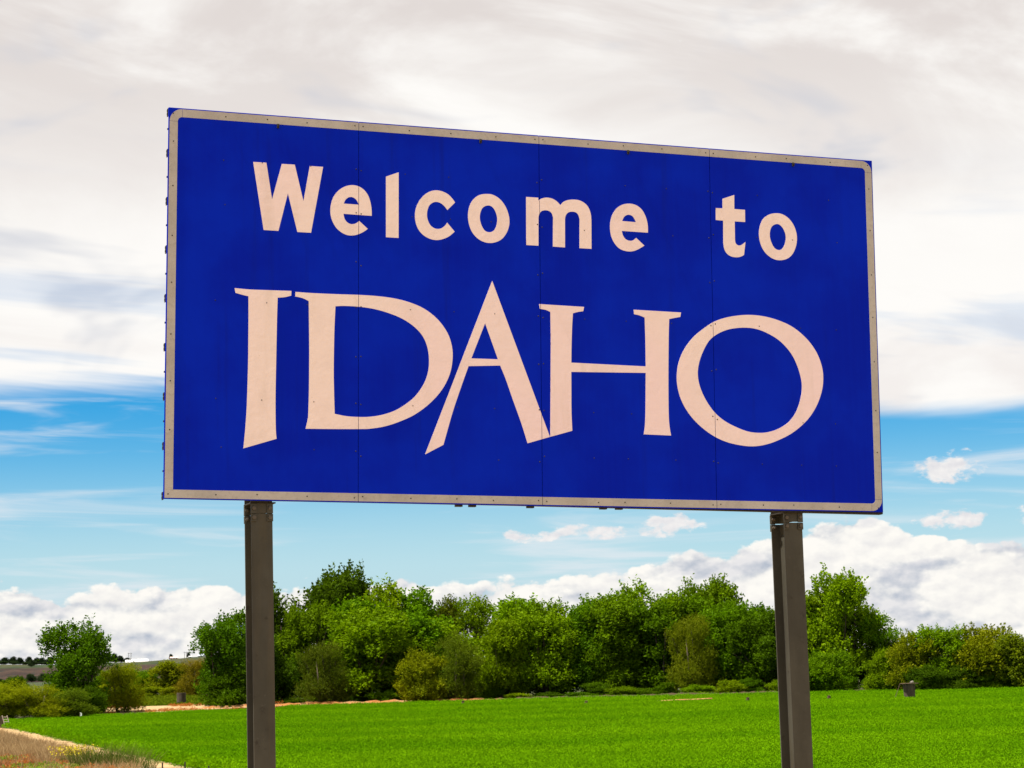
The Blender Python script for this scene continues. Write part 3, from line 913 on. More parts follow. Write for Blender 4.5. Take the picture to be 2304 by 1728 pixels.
def make_tree(kind, seed):
    """returns (trunk mesh, crown mesh) of a plant ten metres high and roughly as wide as given by its kind"""
    rg = np.random.default_rng(seed)
    rd = random.Random(seed)
    H = 10.0
    K = dict(broad=dict(w=3.5, z0=0.9, n=150, r=(0.42, 0.78), per=58, sprig=1.0, leaf=(0.28, 0.18), up=1.9, nl=9, sq=2.1),
             fan=dict(w=3.6, z0=0.5, n=130, r=(0.42, 0.75), per=50, sprig=1.15, leaf=(0.29, 0.18), up=2.3, nl=10, sq=2.2),
             upright=dict(w=2.5, z0=0.7, n=110, r=(0.38, 0.70), per=50, sprig=1.05, leaf=(0.29, 0.18), up=2.3, nl=8, sq=2.2),
             airy=dict(w=3.2, z0=4.4, n=44, r=(0.45, 0.85), per=38, sprig=0.9, leaf=(0.24, 0.16), up=1.4, nl=9, sq=1.3),
             feathery=dict(w=3.6, z0=0.5, n=70, r=(0.7, 1.25), per=50, sprig=1.2, leaf=(0.30, 0.085), up=1.0, nl=8, sq=1.2),
             bush=dict(w=5.0, z0=0.5, n=60, r=(0.9, 1.6), per=28, sprig=1.5, leaf=(0.42, 0.24), up=0.9, nl=8, sq=1.1))[kind]
    trunk = MB()
    clumps = []
    tries = 0
    lean = (rd.uniform(-.05, .05), rd.uniform(-.05, .05))
    # big lobes give the crown its uneven outline
    lobes = []
    nlobe = rd.randint(5, 7)
    for i in range(nlobe):
        a = 2 * PI * (i + rd.random() * 0.7) / nlobe
        rr = K['w'] * rd.uniform(0.25, 0.62)
        zc = rd.uniform(K['z0'] + 1.2, H * 0.80)
        lobes.append((math.cos(a) * rr, math.sin(a) * rr, zc, K['w'] * rd.uniform(0.40, 0.58)))
    lobes.append((rd.uniform(-.6, .6), rd.uniform(-.6, .6), H - K['w'] * 0.55, K['w'] * 0.52))
    lobes.append((rd.uniform(-1, 1), rd.uniform(-1, 1), H * 0.55, K['w'] * 0.62))
    for i in range(0 if kind == 'airy' else 4):
        a = 2 * PI * (i + rd.random() * 0.7) / 4
        rr = K['w'] * rd.uniform(0.35, 0.6)
        lobes.append((math.cos(a) * rr, math.sin(a) * rr, K['z0'] + rd.uniform(0.6, 1.8), K['w'] * rd.uniform(0.34, 0.46)))
    while len(clumps) < K['n'] and tries < 6000:
        tries += 1
        lx, ly, lz, lr = rd.choice(lobes)
        u = rg.normal(size=3); u /= np.linalg.norm(u)
        q = lr * rd.uniform(0.35, 1.0)
        x, y, z = lx + u[0] * q, ly + u[1] * q, lz + u[2] * q * 1.15
        r = rd.uniform(*K['r'])
        if z < K['z0'] or z + r * 0.9 > H: continue
        if any((x - c[0]) ** 2 + (y - c[1]) ** 2 + (z - c[2]) ** 2 < (0.5 * (r + c[3])) ** 2 for c in clumps): continue
        clumps.append((x, y, z, r))
    B, D, T = crown_points(clumps, K['per'], rg, K['sprig'], 9, K['up'], 0.10, K['sq'])
    n = len(B)
    s = rg.uniform(0.7, 1.25, n)
    crown = leaf_mesh('crown', B, D, K['leaf'][0] * s, K['leaf'][1] * s, T, rg)
    # trunk and limbs
    th = K['z0'] + 1.0
    tr = 0.26 if kind != 'bush' else 0.16
    stems = 4 if kind == 'fan' else 1 if kind in ('broad', 'airy') else rd.randint(2, 3)
    for q in range(stems):
        ox, oy = (0, 0) if stems == 1 else (rd.uniform(-.5, .5), rd.uniform(-.5, .5))
        pts = [(ox, oy, -0.3), (ox * 1.1, oy * 1.1, 0.5), (ox * 1.6 + rd.uniform(-.2, .2), oy * 1.6 + rd.uniform(-.2, .2), th * 0.6), (ox * 2 + rd.uniform(-.3, .3), oy * 2 + rd.uniform(-.3, .3), th * 1.2), (ox * 2.4 + rd.uniform(-.5, .5), oy * 2.4 + rd.uniform(-.5, .5), H * 0.72)]
        trunk.tube(pts, [tr * 1.3, tr, tr * 0.85, tr * 0.6, 0.06], 8)
        for c in sorted(clumps, key=lambda c: rd.random())[:K['nl'] * 2 // stems + 3]:
            z0 = rd.uniform(0.35, 0.8) * min(c[2], th * 1.4)
            f = z0 / (th * 1.2)
            a = Vector((ox * (1 + f), oy * (1 + f), z0))
            e = Vector(c[:3])
            m1 = a.lerp(e, 0.45) + Vector((rd.uniform(-.25, .25), rd.uniform(-.25, .25), -0.25))
            trunk.tube([a, m1, a.lerp(e, 0.75) + Vector((0, 0, 0.05)), e], [tr * 0.42, tr * 0.28, tr * 0.18, 0.025], 5, False)
    tm = bpy.data.meshes.new('trunk'); tm.from_pydata(trunk.v, [], trunk.f)
    for p in tm.polygons: p.use_smooth = True
    tm.materials.append(M_BARK)
    return tm, crown, 2 * K['w'] * 1.15


PLANTS = {}
for kind, seeds in (('broad', (11, 12, 13, 14)), ('upright', (21, 22, 23)), ('airy', (31,)), ('fan', (35, 36)), ('feathery', (41, 42)), ('bush', (51, 52, 53))):
    PLANTS[kind] = [make_tree(kind, s) for s in seeds]

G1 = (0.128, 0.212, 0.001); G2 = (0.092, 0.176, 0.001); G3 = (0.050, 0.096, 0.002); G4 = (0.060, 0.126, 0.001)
Y1 = (0.165, 0.192, 0.003); Y2 = (0.135, 0.168, 0.005); O1 = (0.090, 0.120, 0.006); O2 = (0.068, 0.092, 0.006); OR = (0.160, 0.135, 0.008)


def plant(name, kind, var, x, y, h, w, colour, label, cat, group=None, rz=None, z=FIELD_Z, crown_only=False):
    tm, cm, w0 = PLANTS[kind][var]
    root = empty(name, (x, y, z), random.uniform(0, 2 * PI) if rz is None else rz)
    sx = w / w0; sz = h / 10.0
    tag(root, label, cat, group)
    for nm, me in (('trunk', tm), ('crown', cm)):
        o = link(nm if nm == 'trunk' or cat != 'shrub' else 'foliage', me, None, root)
        o.scale = (sx, sx, sz)
        if nm == 'crown':
            j = lambda c: c * random.uniform(0.93, 1.07)
            o.color = (j(colour[0]), j(colour[1]), j(colour[2]), 1)
        elif cat == 'shrub':
            o.name = 'stem'
    return root


TL = 'trees of the belt behind the field'
TREES = [
    # x, y, height, width, kind, variant, colour, label
    (-25.8, 192, 7.4, 5.6, 'fan', 0, G4, 'dark green tree at the left end of the treeline, left of the left post'),
    (-22.6, 206, 10.6, 4.2, 'upright', 0, G3, 'tall narrow dark tree just right of the left sign post'),
    (-17.9, 214, 12.4, 8.2, 'broad', 1, G3, 'tallest dark-topped tree of the treeline, right of the left post'),
    (-20.1, 204, 8.7, 5.4, 'broad', 2, G2, 'mid green tree under the left flank of the tallest dark tree'),
    (-13.0, 206, 10.5, 7.4, 'broad', 3, G1, 'bright green spreading tree right of the tallest dark-topped tree'),
    (-9.6, 208, 9.9, 5.6, 'upright', 1, G2, 'green tree with an uneven top under the sign, left of the thin-crowned tree'),
    (-13.6, 196, 8.2, 8.4, 'broad', 1, G1, 'broad leafy tree bulging forward between the two olive tamarisks'),
    (-17.3, 190.6, 5.6, 4.6, 'feathery', 0, O2, 'dark olive feathery tamarisk standing nearest the left sign post'),
    (-4.1, 212, 10.2, 5.6, 'airy', 0, G1, 'thin-crowned tree with bare forked limbs showing against the cloud'),
    (-7.5, 213, 9.3, 4.4, 'broad', 0, O1, 'dull green tree peeping out left of the thin-crowned tree'),
    (-5.7, 191, 6.1, 5.0, 'feathery', 1, O1, 'olive feathery tamarisk with a dark trunk in front of the thin-crowned tree'),
    (-8.6, 189.8, 4.4, 3.8, 'bush', 0, Y1, 'bright yellow-green small tree left of the second tamarisk'),
    (-0.6, 201, 8.9, 5.8, 'upright', 2, G1, 'bright green upright tree right of the thin-crowned tree'),
    (3.9, 205, 8.6, 4.8, 'upright', 0, G2, 'green tree with a pointed top below the middle of the sign'),
    (2.3, 196, 7.4, 6.2, 'broad', 2, G1, 'light green leaning tree at the front below the middle of the sign'),
    (7.2, 205, 8.8, 5.8, 'broad', 0, G2, 'round-topped green tree left of the highest crest in the middle treeline'),
    (10.9, 206, 9.8, 6.8, 'broad', 3, G1, 'highest bright green tree in the middle of the treeline'),
    (9.3, 198, 8.3, 7.6, 'broad', 1, G2, 'wide dark-bottomed tree at the front of the middle treeline'),
    (14.2, 205, 8.7, 5.0, 'upright', 1, G2, 'green tree just left of the domed crown before the right post'),
    (17.8, 206, 10.0, 6.2, 'broad', 2, G2, 'tree with a domed crown rising between the yellowish tamarisk and right post'),
    (15.4, 192, 7.0, 4.4, 'feathery', 0, Y2, 'tall yellowish tamarisk at the front of the treeline left of the right post'),
    (20.3, 200, 8.0, 5.8, 'broad', 0, G2, 'sloping green crown just left of the right sign post'),
    (22.4, 197, 7.5, 4.6, 'upright', 2, G4, 'green tree partly hidden by the left side of the right post'),
    (25.0, 195, 7.6, 5.2, 'broad', 3, G2, 'green tree half hidden behind the right sign post'),
    (28.4, 190, 9.8, 7.0, 'fan', 1, G1, 'tall open tree right of the right post with sky showing through'),
    (-24.6, 195, 8.2, 5.0, 'fan', 1, G4, 'dark tree mostly hidden behind the left sign post'),
    (-27.3, 193.5, 4.8, 2.6, 'fan', 1, G4, 'lower dark tree sloping down at the extreme left of the treeline'),
    (-15.4, 203, 9.2, 5.6, 'upright', 2, G2, 'upright green tree between the tallest dark tree and the spreading bright one'),
    (-6.4, 200.5, 7.2, 5.2, 'upright', 0, G1, 'fresh green tree left of the bare forked limbs'),
    (1.6, 203, 8.4, 4.6, 'upright', 1, G1, 'slender bright tree rising behind the light green leaning tree'),
    (8.9, 203, 9.0, 5.0, 'upright', 2, G2, 'upright tree between the round-topped one and the highest middle tree'),
    (12.8, 202, 8.8, 5.0, 'upright', 0, G1, 'upright tree on the right shoulder of the highest middle tree'),
    (16.2, 201, 8.4, 5.0, 'upright', 1, G2, 'upright tree behind the yellowish tamarisk'),
    (26.6, 191.5, 8.2, 5.0, 'upright', 1, G1, 'upright left half of the tall open tree beside the right post'),
    (-23.6, 197, 6.4, 5.4, 'broad', 3, G3, 'dark rounded tree at the front just right of the left post'),
    (-10.2, 199, 7.6, 6.0, 'upright', 2, G2, 'green tree standing behind the bright yellow-green small tree'),
    (-1.8, 194.5, 6.8, 5.0, 'broad', 0, G1, 'light green tree at the front right of the second tamarisk'),
    (5.9, 197.5, 7.6, 5.2, 'broad', 3, G4, 'dark leaning tree at the front left of the wide dark-bottomed tree'),
    (12.6, 196.5, 7.8, 5.4, 'upright', 1, G4, 'dark green tree between the wide tree and the yellowish tamarisk'),
    (18.3, 194.5, 7.4, 5.4, 'broad', 2, G2, 'leafy tree at the front between the yellowish tamarisk and right post'),
    (21.5, 191.5, 6.8, 5.0, 'broad', 1, G4, 'dark low-branched tree at the front just left of the right post'),
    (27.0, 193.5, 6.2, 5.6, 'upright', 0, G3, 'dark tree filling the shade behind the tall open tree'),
    (31.2, 189, 6.9, 4.2, 'airy', 0, G2, 'thin side tree leaning right beside the tall open tree'),
]
for (x, y, h, w, kind, var, colr, lab) in TREES:
    plant('tree', kind, var, x, y, h, w * (1.15 if kind == 'feathery' else 1.25 if kind == 'airy' else 1.32), colr, lab, 'tree', TL)
for (x, y, h, w, kind, var, colr, lab) in [
    (25.6, 183, 3.5, 5.0, 'bush', 1, G2, 'leafy green bush at the foot of the tall open tree'),
    (30.2, 180.5, 3.4, 3.8, 'bush', 2, G1, 'bright green bush between the tall open tree and the yellow-green hedge'),
    (32.6, 178, 4.6, 5.0, 'bush', 0, Y1, 'leftmost yellow-green tree of the low clump at the right edge'),
    (35.1, 177.5, 5.0, 6.2, 'broad', 2, G1, 'yellow-green tree behind the lidded standpipe'),
    (37.7, 176.5, 5.1, 6.2, 'bush', 1, Y1, 'yellowish feathery-topped tree right of the lidded standpipe'),
    (40.4, 175, 4.3, 6.0, 'broad', 0, Y2, 'yellow-green tree at the right edge of the picture'),
    (43.8, 175, 4.6, 5.2, 'bush', 2, Y1, 'outermost yellow-green tree, partly beyond the right edge'),
]:
    plant('tree', kind, var, x, y, h, w, colr, lab, 'tree', 'low trees at the right edge')

for (x, y, h, w, kind, var, colr, lab, cat) in [
    (-37.6, 184, 7.4, 7.6, 'fan', 1, G4, 'dark green tree standing alone among pale bushes at far left', 'tree'),
    (-43.8, 172, 3.2, 6.2, 'feathery', 0, Y1, 'pale olive willow bush at the left edge of the picture', 'shrub'),
    (-40.4, 170, 3.1, 5.8, 'feathery', 1, Y1, 'pale willow bush behind the ladder and concrete box', 'shrub'),
    (-37.7, 169, 2.7, 5.0, 'feathery', 0, Y1, 'low olive bush in front of the lone dark tree, to its left', 'shrub'),
    (-35.8, 172, 2.4, 4.6, 'feathery', 1, O1, 'dull brownish bush at the foot of the lone dark tree', 'shrub'),
    (-34.3, 186, 4.3, 4.6, 'feathery', 0, Y1, 'rounded yellow-green bush right of the lone dark tree', 'shrub'),
    (-25.4, 190.6, 3.6, 5.6, 'bush', 2, G4, 'dark leafy bush under the tree at the left end of the treeline', 'shrub'),
    (-38.6, 182.6, 3.0, 5.0, 'bush', 1, G4, 'dark bush hiding the trunk of the lone dark tree', 'shrub'),
    (-36.2, 181, 2.3, 3.6, 'bush', 0, G3, 'low dark bush between the lone tree and the rounded yellow-green bush', 'shrub'),
]:
    plant('tree' if cat == 'tree' else 'shrub', kind, var, x, y, h, w, colr, lab, cat)

# low growth along the foot of the tree belt
UG = 'undergrowth shrubs along the foot of the treeline'
rs = random.Random(5)
xs = -25.0
i = 0
while xs < 31.5:
    front = float(np.interp(xs, [-26, 2, 10, 20, 32], [191.6, 191.0, 190.0, 186.8, 182.0]))
    plant('shrub', 'bush', i % 3, xs, front + rs.uniform(1.0, 3.5), rs.choice([0.8, 1.0, 1.3, 1.9]) * rs.uniform(0.85, 1.15), rs.uniform(2.6, 4.0), rs.choice([G2, G3, G1, G4, G2, G4]), 'low leafy shrub in the undergrowth at the foot of the treeline', 'shrub', UG)
    if i % 2 == 0:
        plant('shrub', 'bush', (i + 1) % 3, xs + 0.9, front + rs.uniform(6, 11), rs.uniform(3.4, 5.0), rs.uniform(4.5, 6.0), rs.choice([G3, G2, G3]), 'low leafy shrub in the undergrowth at the foot of the treeline', 'shrub', UG)
    xs += rs.uniform(1.6, 2.8)
    i += 1
ORDR = iter(['first', 'second', 'third', 'fourth', 'fifth'])
for x in (33, 35.5, 38, 40.5, 43):
    plant('shrub', 'bush', int(x) % 3, x, 175.4 + rs.uniform(-.5, .5), rs.uniform(1.6, 2.4), 3.6, rs.choice([G2, G3]), next(ORDR) + ' dark shrub from the left under the yellow-green clump at right', 'shrub', 'dark shrubs under the right clump')

# far trees behind the second field
for (x, y, h, w, kind, var, colr, lab) in [
    (-50.1, 310, 4.9, 8.0, 'broad', 0, Y1, 'wide yellow-green tree beyond the second field, above the small standpipe'),
    (-54.5, 315, 3.8, 5.4, 'broad', 1, G2, 'green tree beyond the second field, left of the wide yellow-green one'),
    (-45.3, 300, 5.2, 6.0, 'feathery', 0, OR, 'orange-tinged tree beyond the second field beside the left treeline end'),
    (-59.5, 330, 4.1, 5.4, 'bush', 0, G2, 'round green tree beyond the second field, right of the rounded bush'),
    (-41.5, 305, 4.6, 6.0, 'broad', 2, G3, 'dark tree beyond the second field, partly behind the treeline end'),
    (-64.5, 335, 4.0, 6.0, 'broad', 3, G2, 'green tree beyond the second field, mostly behind the rounded bush'),
    (-70.5, 300, 3.4, 6.0, 'broad', 1, G3, 'dark tree behind the lone tree, showing over the pale bushes'),
]:
    plant('tree', kind, var, x, y, h, w, colr, lab, 'tree', 'far trees beyond the second field')
ORDE = iter(['first', 'second', 'third', 'fourth', 'fifth', 'sixth'])
for x in range(-58, -40, 3):
    plant('shrub', 'bush', x % 3, x, 303 + rs.uniform(-1, 1), rs.uniform(1.2, 2.0), 4.5, rs.choice([Y1, G2]), next(ORDE) + ' low pale shrub from the left along the far side of the second field', 'shrub', 'shrubs edging the second field')

ORD = ['first', 'second', 'third', 'fourth', 'fifth', 'sixth', 'seventh', 'eighth', 'ninth', 'tenth', 'eleventh', 'twelfth', 'thirteenth', 'fourteenth']

# distant trees on and below the hill
FT = make_tree('bush', 77)
FT2 = make_tree('broad', 78)
PLANTS['far'] = [FT, FT2]
HAZE_GREEN_DARK = (0.020, 0.038, 0.024); HAZE_GREEN = (0.030, 0.052, 0.030)  # leaf colours with the blue haze of distance mixed in


def on_hill(a, r):
    d = r / math.cos(math.radians(a))
    return math.sin(math.radians(a)) * d, math.cos(math.radians(a)) * d, hill_z(a, r) - 0.2


for i, a in enumerate(np.linspace(-14.6, -12.25, 13)):
    x, y, z = on_hill(a + rs.uniform(-.04, .04), 2880 + rs.uniform(-25, 40))
    plant('pine_tree', 'far', 1, x, y, rs.uniform(8.5, 10.5), rs.uniform(12, 17), HAZE_GREEN_DARK, ORD[i] + ' dark pine from the left in the row on the far left ridge', 'tree', 'pines on the far left ridge', z=z)
for i, a in enumerate(np.linspace(-14.5, -12.4, 9)):
    x, y, z = on_hill(a + rs.uniform(-.04, .04), 2850)
    plant('shrub', 'far', 0, x, y, rs.uniform(4, 5), rs.uniform(12, 15), HAZE_GREEN, ORD[i] + ' low haze-tinted shrub from the left below the pines on the far ridge', 'shrub', 'shrubs under the ridge pines', z=z)
for i, (a, h) in enumerate(((-10.95, 11), (-10.8, 13.5), (-10.62, 12), (-10.47, 9), (-10.3, 6))):
    x, y, z = on_hill(a, 2830)
    plant('pine_tree', 'far', 1, x, y, h, 13, HAZE_GREEN_DARK, ORD[i] + ' pine from the left in the dark cluster right of the lone tree', 'tree', 'pine cluster on the hill', z=z)
for i, (a, h, w) in enumerate(((-9.17, 7, 8), (-8.72, 7, 6.5), (-8.40, 8, 8), (-8.28, 9.5, 9), (-8.15, 7, 6), (-7.92, 8, 6), (-7.6, 8, 8))):
    x, y, z = on_hill(a, 2915)
    plant('tree', 'far', 1, x, y, h, w, HAZE_GREEN_DARK, ORD[i] + ' dark tree from the left beside the houses on the far hilltop', 'tree', 'trees beside the hilltop houses', z=z)
x, y, z = on_hill(-12.75, 2700)
plant('shrub', 'far', 0, x, y, 8, 11, HAZE_GREEN, 'single dark bush on the edge of the brown slope at far left', 'shrub', z=z)
for i, (a, r, h) in enumerate(((-14.3, 2180, 5), (-13.6, 2190, 5), (-13.1, 2160, 6), (-12.75, 2170, 8), (-12.45, 2150, 8), (-12.2, 2160, 8), (-11.2, 2170, 8), (-10.9, 2180, 7))):
    d = r / math.cos(math.radians(a))
    plant('tree', 'far', i % 2, math.sin(math.radians(a)) * d, math.cos(math.radians(a)) * d, h, 15, HAZE_GREEN, ORD[i] + ' haze-tinted green tree from the left at the foot of the brown hillside', 'tree', 'trees at the foot of the hill')

# ---------------------------------------------------------------- small buildings and poles on the hill
M_WHITE = mottled('white_plastic', (0.78, 0.78, 0.78), (0.86, 0.86, 0.86), 0.3, 0.5, 0.0)
M_PINK = mottled('pinkish_roof', (0.62, 0.44, 0.36), (0.70, 0.50, 0.42), 0.3, 0.8, 0.0)
M_GREYROOF = mottled('pale_metal_roof', (0.42, 0.47, 0.56), (0.50, 0.55, 0.62), 0.3, 0.5, 0.0)
M_WALLC = mottled('pale_wall', (0.50, 0.48, 0.46), (0.58, 0.56, 0.53), 0.3, 0.8, 0.0)
M_DARKGLASS = mottled('dark_window', (0.03, 0.035, 0.04), (0.05, 0.055, 0.06), 0.3, 0.2, 0.0, spec=0.5)
M_POLE = mottled('grey_pole', (0.14, 0.13, 0.12), (0.20, 0.19, 0.18), 0.3, 0.8, 0.0)


def greenhouse(a, r, length, label):
    x, y, z = on_hill(a, r)
    root = empty('greenhouse', (x, y, z), math.radians(-a) + 0.05)
    tag(root, label, 'greenhouse', 'white greenhouses on the hill')
    n = 9
    ring = [(5.0 * math.cos(PI * j / (n - 1)), 3.6 * math.sin(PI * j / (n - 1))) for j in range(n)]
    vs = [(-length / 2, q[0], q[1]) for q in ring] + [(length / 2, q[0], q[1]) for q in ring]
    MB().add(vs, [(j, j + 1, n + j + 1, n + j) for j in range(n - 1)]).build('cover', M_WHITE, root)
    for sx in (-1, 1):
        MB().add([(sx * length / 2, q[0] * 0.98, q[1] * 0.98) for q in ring], [tuple(range(n))]).build('end_wall', M_WHITE, root)
        MB().box(sx * (length / 2 + 0.1) - 0.05, sx * (length / 2 + 0.1) + 0.05, -1.0, 1.0, 0.0, 2.2).build('door', M_WALLC, root)


greenhouse(-10.26, 2790, 9.5, 'short white plastic greenhouse at the left end of the pair on the hill')
greenhouse(-9.98, 2795, 21.0, 'long white plastic greenhouse on the hillside right of the dark pines')


def house(a, r, L_, D_, H_, roof_h, rm, label, cat='house', name='house'):
    x, y, z = on_hill(a, r)
    root = empty(name, (x, y, z - 0.3), math.radians(-a))
    tag(root, label, cat)
    MB().box(-L_ / 2, L_ / 2, -D_ / 2, D_ / 2, 0, H_).build('wall', M_WALLC, root)
    o = 0.5
    MB().add([(-L_ / 2 - o, -D_ / 2 - o, H_ + 0.02), (L_ / 2 + o, -D_ / 2 - o, H_ + 0.02), (L_ / 2 + o, D_ / 2 + o, H_ + 0.02), (-L_ / 2 - o, D_ / 2 + o, H_ + 0.02), (-L_ / 2 * 0.8, 0, H_ + roof_h), (L_ / 2 * 0.8, 0, H_ + roof_h)],
             [(0, 1, 5, 4), (2, 3, 4, 5), (1, 2, 5), (3, 0, 4), (0, 3, 2, 1)]).build('roof', rm, root)
    for k in range(3):
        wx = -L_ / 2 + L_ * (0.2 + 0.3 * k)
        MB().box(wx - 0.6, wx + 0.6, -D_ / 2 - 0.06, -D_ / 2 - 0.01, H_ * 0.35, H_ * 0.8).build('window', M_DARKGLASS, root)
    MB().box(L_ * 0.42 - 0.5, L_ * 0.42 + 0.5, -D_ / 2 - 0.06, -D_ / 2 - 0.01, 0.1, min(2.1, H_ * 0.85)).build('door', M_PINK, root)


house(-9.10, 2900, 11.5, 7, 2.0, 1.6, M_PINK, 'low house with a pinkish roof on the hilltop')
house(-8.37, 2895, 11.5, 8, 1.6, 2.6, M_GREYROOF, 'house with a pale metal hip roof on the hilltop')
house(-8.68, 2890, 4.2, 4, 1.6, 0.8, M_WHITE, 'small white shed left of the metal-roofed hilltop house', 'shed', 'shed')


def hframe(a, r, h, gap, label):
    x, y, z = on_hill(a, r)
    root = empty('power_pole', (x, y, z - 0.5), math.radians(-a))
    tag(root, label, 'power pole', 'power poles on the far hill')
    for sx in (-1, 1):
        MB().tube([(sx * gap / 2, 0, 0), (sx * gap / 2, 0, h)], [0.36, 0.28], 6).build('pole', M_POLE, root)
    MB().box(-gap * 1.05, gap * 1.05, -0.15, 0.15, h * 0.92, h * 0.92 + 0.4).build('crossarm', M_POLE, root)


hframe(-10.24, 2920, 13.5, 3.0, 'twin wooden power pole on the skyline above the greenhouses')
hframe(-8.80, 2930, 8.8, 2.6, 'twin wooden power pole on the skyline between the hilltop houses')
x, y, z = on_hill(-8.06, 2920)
mast = empty('radio_mast', (x, y, z - 0.5))
tag(mast, 'thin grey radio mast on the skyline behind the left treeline end', 'mast')
MB().tube([(0, 0, 0), (0, 0, 24)], [0.32, 0.16], 6).build('pole', M_POLE, mast)
for q in (8, 14, 20):
    MB().box(-0.8, 0.8, -0.08, 0.08, q, q + 0.25).build('crossarm', M_POLE, mast)

# ---------------------------------------------------------------- scattered plants (crop, dry grass, weeds)
def scatter(name, pts, scales, protos, mat_col, label, cat=None, kind='stuff', tilt=0.15):
    """one object: many tufts set on the given points"""
    pts = np.asarray(pts, dtype=np.float32)
    me = bpy.data.meshes.new(name)
    me.vertices.add(len(pts))
    me.vertices.foreach_set('co', pts.ravel())
    a = me.attributes.new('size', 'FLOAT', 'POINT'); a.data.foreach_set('value', np.asarray(scales, dtype=np.float32))
    rot = np.stack([rng.normal(size=len(pts)) * tilt, rng.normal(size=len(pts)) * tilt, rng.uniform(0, 6.283, len(pts))], 1).astype(np.float32)
    a = me.attributes.new('turn', 'FLOAT_VECTOR', 'POINT'); a.data.foreach_set('vector', rot.ravel())
    me.update()
    o = link(name, me)
    g = bpy.data.node_groups.new(name, 'GeometryNodeTree')
    g.interface.new_socket('Geometry', in_out='INPUT', socket_type='NodeSocketGeometry')
    g.interface.new_socket('Geometry', in_out='OUTPUT', socket_type='NodeSocketGeometry')
    gi = g.nodes.new('NodeGroupInput'); go = g.nodes.new('NodeGroupOutput')
    inst = g.nodes.new('GeometryNodeInstanceOnPoints')
    g.links.new(gi.outputs[0], inst.inputs['Points'])
    g2i = g.nodes.new('GeometryNodeGeometryToInstance')
    for p in protos:
        oi = g.nodes.new('GeometryNodeObjectInfo')
        oi.inputs['Object'].default_value = p
        oi.inputs['As Instance'].default_value = True
        g.links.new(oi.outputs['Geometry'], g2i.inputs[0])
    g.links.new(g2i.outputs[0], inst.inputs['Instance'])
    inst.inputs['Pick Instance'].default_value = True
    for nm, typ, sock in (('size', 'FLOAT', 'Scale'), ('turn', 'FLOAT_VECTOR', 'Rotation')):
        na_ = g.nodes.new('GeometryNodeInputNamedAttribute'); na_.data_type = typ
        na_.inputs[0].default_value = nm
        g.links.new(na_.outputs[0], inst.inputs[sock])
    g.links.new(inst.outputs[0], go.inputs[0])
    md = o.modifiers.new('tufts', 'NODES'); md.node_group = g
    tag(o, label, cat, None, kind)
    return o


def m_tuft(c1, c2, c3=None, trans=0.35):
    def build(b, out):
        oi = b.node('ShaderNodeObjectInfo')
        at = b.node('ShaderNodeAttribute', attribute_name='tint')
        geo = b.node('ShaderNodeNewGeometry')
        patch = b.noise(scaled(b, geo.outputs['Position'], 0.35, 1.0, 1.0), 0.10, 4, 0.6)
        f = b.add(b.mul(oi.outputs['Random'], 0.15), b.add(b.mul(at.outputs['Fac'], 0.4), b.mul(b.smooth(patch, 0.38, 0.62), 0.45)))
        c = b.mix(f, c1, c2)
        if c3: c = b.mix(b.smooth(at.outputs['Fac'], 0.86, 0.98), c, c3)
        d = b.node('ShaderNodeBsdfDiffuse'); b.t.links.new(c, d.inputs[0])
        tr = b.node('ShaderNodeBsdfTranslucent'); b.t.links.new(c, tr.inputs[0])
        m1 = b.node('ShaderNodeMixShader'); m1.inputs[0].default_value = trans
        b.t.links.new(d.outputs[0], m1.inputs[1]); b.t.links.new(tr.outputs[0], m1.inputs[2])
        b.t.links.new(m1.outputs[0], out.inputs[0])
    return build


def leafy_tuft(name, mat, n, rad, h, leaf, seed):
    rg = np.random.default_rng(seed)
    a = rg.uniform(0, 2 * PI, n); r = rad * np.sqrt(rg.uniform(0, 1, n)); z = h * rg.uniform(0.25, 1.0, n) * (1 - 0.5 * (r / rad) ** 2)
    base = np.stack([np.cos(a) * r, np.sin(a) * r, z], 1)
    d = np.stack([np.cos(a) * 0.7, np.sin(a) * 0.7, np.full(n, 0.35)], 1) + rg.normal(size=(n, 3)) * 0.6
    s = rg.uniform(0.7, 1.3, n)
    me = leaf_mesh(name, base, d, leaf * s, leaf * 0.7 * s, rg.uniform(0, 1, n), rg)
    me.materials.clear(); me.materials.append(mat)
    return bpy.data.objects.new(name, me)


def blade_tuft(name, mat, n, rad, h, wd, seed, lean=0.35, heads=0):
    rg = np.random.default_rng(seed)
    a = rg.uniform(0, 2 * PI, n); r = rad * np.sqrt(rg.uniform(0, 1, n))
    b0 = np.stack([np.cos(a) * r, np.sin(a) * r, np.full(n, -0.03)], 1)
    d = np.stack([rg.normal(size=n) * lean + np.cos(a) * 0.15, rg.normal(size=n) * lean + np.sin(a) * 0.15, np.ones(n)], 1)
    d = unit(d); L = (h * rg.uniform(0.5, 1.1, n))[:, None]
    sd = unit(np.cross(d, np.stack([np.cos(a * 3), np.sin(a * 3), np.zeros(n)], 1))) * wd
    mid = b0 + d * L * 0.55
    tip = b0 + d * L + np.stack([np.cos(a), np.sin(a), np.full(n, -0.3)], 1) * L * 0.16
    vs = np.stack([b0 - sd, b0 + sd, mid + sd * 0.8, mid - sd * 0.8, tip], 1).reshape(-1, 3)
    o = np.arange(n)[:, None] * 5
    f1 = np.concatenate([o + np.array([[0, 1, 2]]), o + np.array([[0, 2, 3]]), o + np.array([[3, 2, 4]])])
    me = mesh_np(name, vs, f1, 3)
    t = rg.uniform(0, 1, n)
    at = me.attributes.new('tint', 'FLOAT', 'FACE'); at.data.foreach_set('value', np.tile(t, 3).astype(np.float32))
    me.materials.append(mat)
    return bpy.data.objects.new(name, me)


